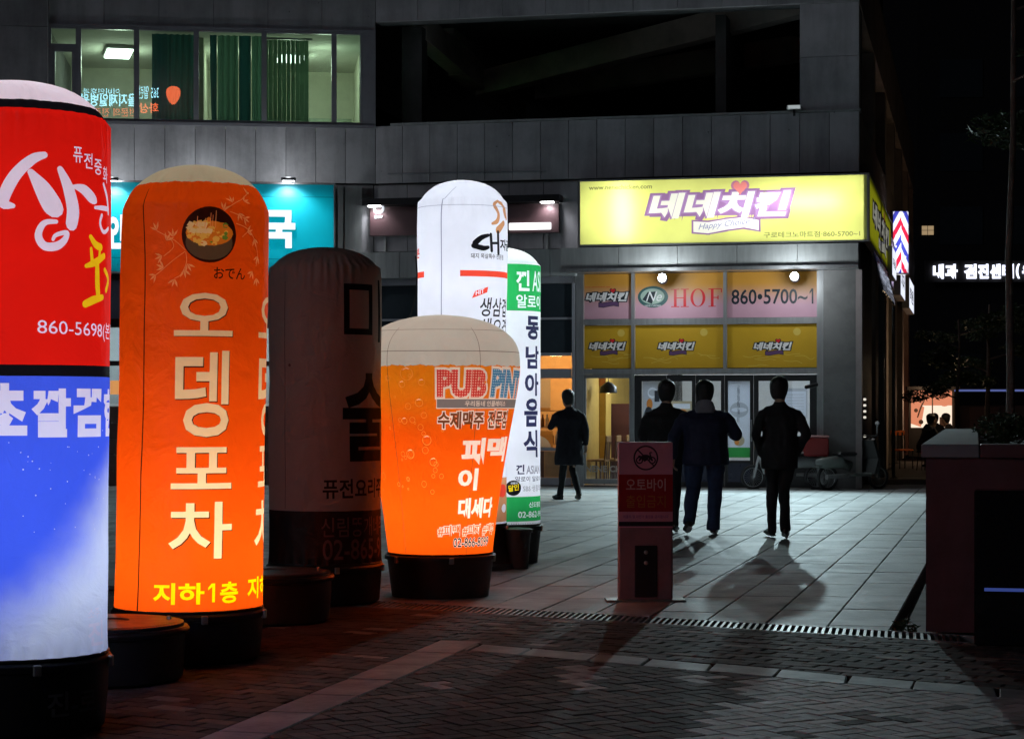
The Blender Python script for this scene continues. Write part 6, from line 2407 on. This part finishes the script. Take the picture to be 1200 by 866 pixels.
person('man in a black suit with hands in his pockets, walking towards the parked scooter', p4, R(2),
       dict(knL=(-.07, .13, .51), anL=(-.05, .22, .10), toeL=(-.08, .38, .05), knR=(.05, .04, .50), anR=(.03, -.20, .13), toeR=(.05, -.05, .04),
            elL=(-.275, -.08, 1.14), wrL=(-.19, .06, .92), elR=(.275, -.08, 1.14), wrR=(.19, .06, .92), head=(.0, .03, 1.625)),
       dict(jacket=c_black, hem=.76, trousers=c_black, bulk=1.14, leg=.92, flare=.98), H=1.78, head_turn=R(-28))


# ================================================================== BICYCLE AND SCOOTER
def wheel(parent, x, r, tyre=.02, spokes=14, name='wheel', m_r=M_alu):
    w = thing(name, parent=parent, loc=(x, 0, r))
    pts = [(r * .93 * math.cos(2 * PI * k / 28), 0, r * .93 * math.sin(2 * PI * k / 28)) for k in range(28)]
    MB().tube(pts, tyre, 8, closed=True).build('tyre', M_drum, w, smooth=True)
    pts = [(r * .80 * math.cos(2 * PI * k / 28), 0, r * .80 * math.sin(2 * PI * k / 28)) for k in range(28)]
    MB().tube(pts, .010, 6, closed=True).build('rim', m_r, w, smooth=True)
    m = MB()
    for k in range(spokes):
        a = 2 * PI * k / spokes
        m.tube([(.02 * math.cos(a + .8), 0, .02 * math.sin(a + .8)), (r * .8 * math.cos(a), 0, r * .8 * math.sin(a))], .0025 if spokes > 8 else .012, 5)
    m.tube([(0, -.04, 0), (0, .04, 0)], .022, 8)
    m.build('spokes', m_r, w)
    return w


M_bikew = mat('scooter_white', (0.42, 0.43, 0.44), 0.35)
Ys = 36.9
M_red = mat('delivery_box_red', (0.22, 0.015, 0.015), 0.4, var=.15)
M_scg = mat('scooter_grey', (0.16, 0.18, 0.17), 0.4, var=.1)
def scooter(name, label, x, y, rz, shell, white, box):
    sc_ = thing(name, label, 'scooter', (x, y, 0), rz)
    wheel(sc_, 0, .215, .032, 24)
    wheel(sc_, 1.14, .215, .028, 24)
    if box: MB().cbox(-.20, .24, -.22, .22, .60, .93, .02).build('delivery_box', M_red, sc_)
    if box: MB().cbox(-.21, .25, -.23, .23, .935, .97, .012).build('box_lid', mat('box_lid_pale', (.34, .16, .16), .35), sc_)
    MB().loft(ell_rings([((-.25, 0, .50), .02, .05), ((-.1, 0, .48), .10, .10), ((.25, 0, .50), .11, .12), ((.50, 0, .42), .10, .08)])).build('rear_body', shell, sc_, smooth='all')
    MB().cbox(.18, .60, -.12, .12, .60, .68, .03).build('saddle', M_drum, sc_)
    MB().cbox(.50, .92, -.14, .14, .24, .30, .02).build('footboard', shell, sc_)
    MB().loft([[(.90, -.20, .28), (.96, -.22, .28), (.96, .22, .28), (.90, .20, .28)], [(.96, -.23, .55), (1.04, -.2, .55), (1.04, .2, .55), (.96, .23, .55)], [(.90, -.16, .88), (.98, -.12, .90), (.98, .12, .90), (.90, .16, .88)]]).build('leg_shield', white, sc_)
    MB().tube([(1.12, -.07, .22), (1.06, -.05, .50), (.94, 0, .92)], .02, 8).tube([(1.12, .07, .22), (1.06, .05, .50), (.94, 0, .92)], .02, 8).build('fork', white, sc_)
    MB().tube([(.86, -.34, .98), (.94, -.15, .96), (.94, .15, .96), (.86, .34, .98)], .014, 8).build('handlebar', M_drum, sc_)
    MB().ball((1.02, 0, .86), (.04, .07, .06), 6).build('headlight', mat('lamp_glass', (.5, .5, .5), .1), sc_, smooth=True)
    for s_ in (-1, 1):
        MB().tube([(.90, s_ * .26, .98), (.88, s_ * .30, 1.16)], .008, 5).ball((.87, s_ * .31, 1.19), (.015, .06, .04), 6).build('mirror', M_sole, sc_)
    MB().tube([(.35, -.16, .26), (-.15, -.18, .24)], [.03, .045], 10).build('exhaust', M_alu, sc_, smooth=True)
    MB().loft([[(-.22, -.06, .40), (.05, -.07, .46), (.05, .07, .46), (-.22, .06, .40)], [(-.24, -.06, .43), (.05, -.07, .49), (.05, .07, .49), (-.24, .06, .43)]]).build('mudguard', shell, sc_)
    return sc_


scooter('delivery_scooter', 'small white delivery scooter with a dark red box over its rear wheel', (957 - CX) / F_PX * Ys, Ys, R(176), mat('scooter_pale', (.16, .17, .17), .4), M_bikew, True)
scooter('parked_scooter', 'dark grey scooter parked at an angle against the corner pillar', (970 - CX) / F_PX * 36.5, 36.55, R(28), M_scg, mat('scooter_dark', (.05, .055, .055), .35), False)

# ================================================================== RIGHT SIDE: planter, chair, people, far things
M_plf = mat('planter_stone_dark_red', (0.13, 0.055, 0.06), 0.6, var=.3, scale=3, bump=.2)
M_plt = mat('planter_top_stone', (0.26, 0.27, 0.28), 0.55, var=.2, scale=3, bump=.2)
PL = G(1085, 740)
pl = thing('stone_planter', 'long waist high dark red stone planter with pale coping at the right edge', 'planter', PL, math.atan2(-.221, .975))
hP = 1.22
MB().box(0, 4.6, 0, .18, 0, hP - .09).build('front_wall', M_plf, pl)
MB().box(0, .18, .183, 10.5, 0, hP - .09).build('side_wall', M_plf, pl)
MB().box(0, 4.6, 10.5, 10.68, 0, hP - .09).build('back_wall', M_plf, pl)
n = 9
for i in range(n):
    MB().cbox(-.03, .34, .0 + i * 1.16 + (.0 if i else -.03), (i + 1) * 1.16 - .008, hP - .088, hP, .006).build('coping', M_plt, pl)
for i in range(4):
    MB().cbox(.345 + i * 1.05, .345 + (i + 1) * 1.05 - .008, -.03, .33, hP - .088, hP, .006).build('coping', M_plf, pl)
MB().box(.18, 4.6, .34, 10.5, .6, hP - .12).build('soil', mat('dark_soil', (.02, .016, .012), .95, bump=1, bscale=30), pl)
for i in range(1, 5):
    MB().box(.002, .006, .2 + i * 2.1, .215 + i * 2.1, 0.01, hP - .09, M=Matrix.Translation((-.006, 0, 0))).build('joint', M_joint, pl)
# dark cabinet in front of the planter with a blue reflection painted on as a glowing strip
q = Vector((1146 - CX, 0, 0)) / F_PX
cb = thing('utility_cabinet', 'dark glossy cabinet against the planter with a thin painted blue reflection', 'cabinet', (G(1146, 752).x, G(1146, 752).y + .1, 0), math.atan2(-.221, .975))
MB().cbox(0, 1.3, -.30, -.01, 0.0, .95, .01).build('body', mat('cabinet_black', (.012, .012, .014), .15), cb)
MB().box(.06, .8, -.304, -.301, .335, .355).build('painted_reflection', glow('blue_reflection_glow', (.12, .2, .8), .25), cb)

# small dark plant at the planter foot
def leafmass(name, cen, rad, count, size, m, parent=None, seed=1, dens=None, flat=.7):
    rr = random.Random(seed)
    v, f = [], []
    for i in range(count):
        while True:
            p = Vector((rr.uniform(-1, 1), rr.uniform(-1, 1), rr.uniform(-1, 1)))
            if p.length < 1 and (p.length > .25 or rr.random() < .3):
                if noise.noise(p * 2.3 + Vector((seed, 0, 0))) > -.12: break
        c = Vector((cen[0] + p.x * rad[0], cen[1] + p.y * rad[1], cen[2] + p.z * rad[2]))
        a = Vector((rr.uniform(-1, 1), rr.uniform(-1, 1), rr.uniform(-.6, .6))).normalized()
        b = a.orthogonal().normalized()
        b = (Matrix.Rotation(rr.uniform(0, 6.3), 3, a) @ b)
        s = size * rr.uniform(.6, 1.3)
        k = len(v)
        v += [c - a * s, c + b * s * .28, c + a * s, c - b * s * .28]
        f.append((k, k + 1, k + 2, k + 3))
    return MB().add(v, f).build(name, m, parent)


M_leaf = mat('dark_leaf', (0.03, 0.055, 0.02), 0.6, var=.35, scale=3)
M_bark = mat('bark', (0.10, 0.07, 0.055), 0.85, var=.35, scale=8, bump=.8, bscale=30)
sh = thing('shrub', 'round dark clipped shrub growing in the planter', 'shrub', (PL.x + 2.13, PL.y + 6.7, hP - .12))
leafmass('foliage', (0, 0, .15), (.32, .28, .16), 1300, .035, M_leaf, sh, 3)
MB().tube([(0, 0, 0), (.03, 0, .2)], [.04, .02], 6).build('stem', M_bark, sh)
wd = thing('weed', 'low dark weeds at the foot of the planter', 'plant', (PL.x - .10, PL.y + .15, -.05))
leafmass('foliage', (0, 0, .05), (.08, .14, .07), 160, .025, M_leaf, wd, 8)


def tree(label, x, y, h, trunk_r, crown, seed, z0=0.0, lean=.02, nb=9):
    t = thing('tree', label, 'tree', (x, y, z0), 0, 'trees right of the building')
    rr = random.Random(seed)
    pts = [(lean * i * h * .1 + rr.uniform(-.03, .03), rr.uniform(-.04, .04), h * i / 6) for i in range(7)]
    tm = MB().tube(pts, [trunk_r * (1 - .11 * i) for i in range(7)], 10)
    tm.build('trunk', M_bark, t, smooth=True)
    for i in range(nb):
        z_ = h * (.48 + .5 * i / nb)
        a = rr.uniform(0, 2 * PI)
        l = crown[0] * rr.uniform(.6, 1.0)
        p0 = Vector((lean * z_, 0, z_))
        p1 = p0 + Vector((math.cos(a) * l * .5, math.sin(a) * l * .5, l * .15))
        p2 = p0 + Vector((math.cos(a) * l, math.sin(a) * l, l * rr.uniform(-.05, .35)))
        MB().tube([p0, p1, p2], [trunk_r * .35, trunk_r * .22, .01], 6).build('branch', M_bark, t, smooth=True)
        for j in range(3):
            q = p1.lerp(p2, j / 2.0)
            leafmass('leaf_clump', q + Vector((rr.uniform(-.2, .2), rr.uniform(-.2, .2), .1)), (l * .36, l * .36, l * .16), 220, .07, M_leaf, t, seed * 31 + i * 7 + j)
    return t


tree('tall dark tree growing out of the planter at the right edge', (1184 - CX) / F_PX * 22, 22.0, 7.6, .05, (1.2, 0), 4, .55, .005, 5)
tree('dark tree beyond the corner of the building, in front of the lit stall', (1122 - CX) / F_PX * 47, 47.0, 3.5, .06, (1.1, 0), 5, 0, .01, 6)
tree('dark tree between the hospital sign and the planter, farthest back', (1158 - CX) / F_PX * 58, 58.0, 4.4, .09, (1.4, 0), 6, 0, .01, 6)

# orange chair and the seated people by the side of the building
a = G(1055, 549)
o_plastic = mat('orange_plastic', (0.60, 0.13, 0.03), 0.4, var=.05)
chair(a.x + .05, a.y, R(200), 'orange plastic chair beside the dark pillar at the side of the building', None, M_drum, o_plastic, 0)
cc = thing('round_table', 'small dark table between the people sitting outside', 'table', (G(1098, 549).x, G(1098, 549).y + .2, 0))
MB().lathe([(.36, .70), (.38, .71), (.38, .735), (.36, .745)], 24).build('tabletop', M_dk, cc)
MB().lathe([(.22, 0), (.20, .02), (.03, .04), (.03, .70)], 16).build('leg', M_dk, cc)


def sit_pose(lean=.12):
    return dict(pelvis=(0, 0, .52), chest=(0, lean, .86), neck=(0, lean + .03, 1.05), head=(0, lean + .08, 1.21), shL=(-.18, lean, 1.0), shR=(.18, lean, 1.0),
                elL=(-.24, lean + .12, .76), elR=(.24, lean + .12, .76), wrL=(-.16, lean + .36, .80), wrR=(.14, lean + .36, .80),
                hipL=(-.10, 0, .50), hipR=(.10, 0, .50), knL=(-.13, .42, .50), knR=(.12, .42, .50), anL=(-.15, .38, .09), anR=(.14, .50, .09), toeL=(-.16, .54, .03), toeR=(.15, .66, .03))


def stool(p, rz, lab):
    t = thing('stool', lab, 'stool', (p[0], p[1], 0), rz, 'stools of the people sitting outside')
    MB().lathe([(.16, .42), (.17, .43), (.17, .455), (.15, .465)], 18).build('seat', M_dk, t)
    for k in range(4):
        q = PI / 4 + k * PI / 2
        MB().tube([(.11 * math.cos(q), .11 * math.sin(q), .42), (.16 * math.cos(q), .16 * math.sin(q), 0)], .012, 6).build('leg', M_dk, t)


c_dim = mat('cloth_dim', (0.03, 0.028, 0.028), .9)
c_khaki = mat('cloth_khaki', (0.20, 0.15, 0.09), .9, var=.1)
pa = G(1073, 553)
for (px, py, rz, lab, w_, dy) in ((1082, 551, R(-70), 'seated person in pale trousers leaning on the outdoor table', dict(jacket=c_dim, hem=.50, trousers=c_khaki, bulk=1.1), 0),
                                  (1096, 545, R(160), 'seated person in dark clothes with head against the lit stall, middle of the group', dict(jacket=c_black, hem=.50, trousers=c_black, bulk=1.15), 0),
                                  (1114, 547, R(80), 'person sitting at the right of the outdoor group, mostly behind the planter', dict(jacket=c_dim, hem=.50, trousers=c_black, bulk=1.05), 0)):
    p = G(px, py)
    person(lab, p, rz, sit_pose(.14 if px < 1090 else .05), w_, H=1.72, detail=False)
    stool((p.x, p.y), rz, 'dark stool under the ' + ('left', 'middle', 'right')[0 if px < 1090 else (1 if px < 1110 else 2)] + ' seated person outside')

# far lit stall
ps = Vector(((1091 - CX) / F_PX * 62, 62, 0))
st = thing('lit_stall', 'small brightly lit red and white stall glowing behind the seated people', 'stall', ps, R(-6))
MB().box(-.6, .62, 0, .06, .9, 1.95).build('back_panel', glow('stall_panel', (1.0, .34, .18), .75), st)
sf = [glow('stall_white', (1, .80, .62), 1.1), glow('stall_panel', (1, .34, .18), .8), mat('stall_print', (.06, .03, .02), .6)]
L = [(1, rect(-.6, 1.55, .62, 2.0)), (1, [[(-.6, 1.0), (-.3, .9), (-.2, 1.5), (-.6, 1.7)]]), (2, stroke([(-.4, 1.2, .04), (-.3, 1.5, .05), (-.2, 1.7, .03)], .04)), (2, rect(.02, .88, .06, 2.0)), (2, rect(.25, .9, .45, 1.2)),
     (2, disc(-.45, 1.4, .06)), (2, disc(-.3, 1.05, .07)), (1, disc(.4, 1.7, .18))]
sheet('front_panel', (-.6, .88, .62, 2.0), 2, 2, L, lambda u, v: (u, -.03, v), sf, st, 0, smooth=False)
MB().box(-.75, .8, -.5, .1, 2.02, 2.12).build('roof', M_dk, st)
MB().box(-.66, -.60, -.04, .1, 0, 2.02).box(.63, .69, -.04, .1, 0, 2.02).box(-.6, .63, -.05, .1, 0, .87).build('frame', M_dk, st)
lamp('stall_lamp', 'POINT', (0, -1.0, 1.8), 45, (1, .62, .36), st, radius=.2)
lamp('path_lamp', 'POINT', (-.4, -13.5, 2.4), 40, (1, .72, .42), st, radius=.2)
# low far building with a blue lit awning
pk = thing('low_building', 'low dark building with a thin blue light line along its roof edge', 'building', ((1112 - CX) / F_PX * 66, 66, 0), R(-5))
MB().box(0, 16, 0, 6, -.13, 1.55).build('wall', mat('far_wall_grey', (.10, .10, .12), .8), pk)
MB().box(.65, 1.6, -.04, -.002, 0, 1.5).build('wall_panel', mat('far_panel_grey', (.17, .15, .17), .7), pk)
MB().box(-.05, 16, -.9, 6, 1.98, 2.12).build('roof', M_dk, pk)
MB().box(0, 14, -.93, -.905, 2.0, 2.06).build('light_line', glow('blue_line', (.25, .33, .9), .35), pk)
MB().box(0, .1, -.85, -.75, -.13, 1.98).box(5, 5.1, -.85, -.75, -.13, 1.98).build('post', M_dk, pk)
# hospital building with neon lettering
hb_ = thing('hospital_building', 'tall unlit far building carrying the white lettering, with one lit window', 'building', ((1075 - CX) / F_PX * 92, 92, 0), R(-3))
M_far = mat('far_building_dark', (0.012, 0.012, 0.014), 0.95, var=.2)
MB().box(0, 34, 0, 12, -.13, 30).build('wall', M_far, hb_)
for i in range(7):
    for j in range(5):
        if 1 <= j <= 1: continue
        MB().box(1.0 + i * 3.2, 2.9 + i * 3.2, -.05, -.01, 2.2 + j * 3.3, 3.9 + j * 3.3).build('window', M_dglass, hb_)
w_ = MB().box(.20, .72, -.05, -.01, 9.25, 9.65).build('window', glow('far_window_warm', (1, .70, .38), .35), hb_)
MB().box(.44, .46, -.07, -.052, 9.25, 9.65).box(.2, .72, -.07, -.052, 9.44, 9.46).build('frame', M_dk, w_)
sgn = thing('hospital_sign', 'white neon lettering glowing on the dark building at the right edge', 'sign', ((1086 - CX) / F_PX * 91.5, 91.5, 0), R(-3))
for ch, px0, px1 in (('내', 1093, 1106), ('과', 1107, 1122), ('검', 1129, 1144), ('진', 1145, 1158), ('센', 1159, 1172), ('터', 1173, 1187), ('(', 1189, 1194), ('위', 1196, 1210)):
    x0, x1 = (px0 - 1086) / F_PX * 91.5, (px1 - 1086) / F_PX * 91.5
    z0 = HCAM + (HOR - 327) / F_PX * 91.5
    z1 = HCAM + (HOR - 310) / F_PX * 91.5
    m = MB()
    for p in fit(ch, (x0, z0, x1 - .03, z1), .045):
        if parea(p) < 0: p = p[::-1]
        m.loft([[(u, -.06, v) for u, v in p], [(u, -.16, v) for u, v in p]])
    o = m.build('raised_letter', glow('neon_letter', (.78, .82, 1.0), 2.2 if ch != '검' else .5), sgn)
MB().box(-.1, 5.2, -.055, -.01, HCAM + (HOR - 331) / F_PX * 91.5, HCAM + (HOR - 306) / F_PX * 91.5).build('board', M_dk, sgn)
t = thing('street_pole', 'slim metal pole standing by the side of the building next to the orange chair', 'pole', (G(1047, 560).x, G(1047, 560).y, 0))
MB().lathe([(.06, 0), (.05, .02), (.035, .04), (.035, 3.6)], 14).build('shaft', M_alu, t, smooth=True)
MB().lathe([(.09, 0), (.09, .015)], 14).build('foot', M_dk, t)
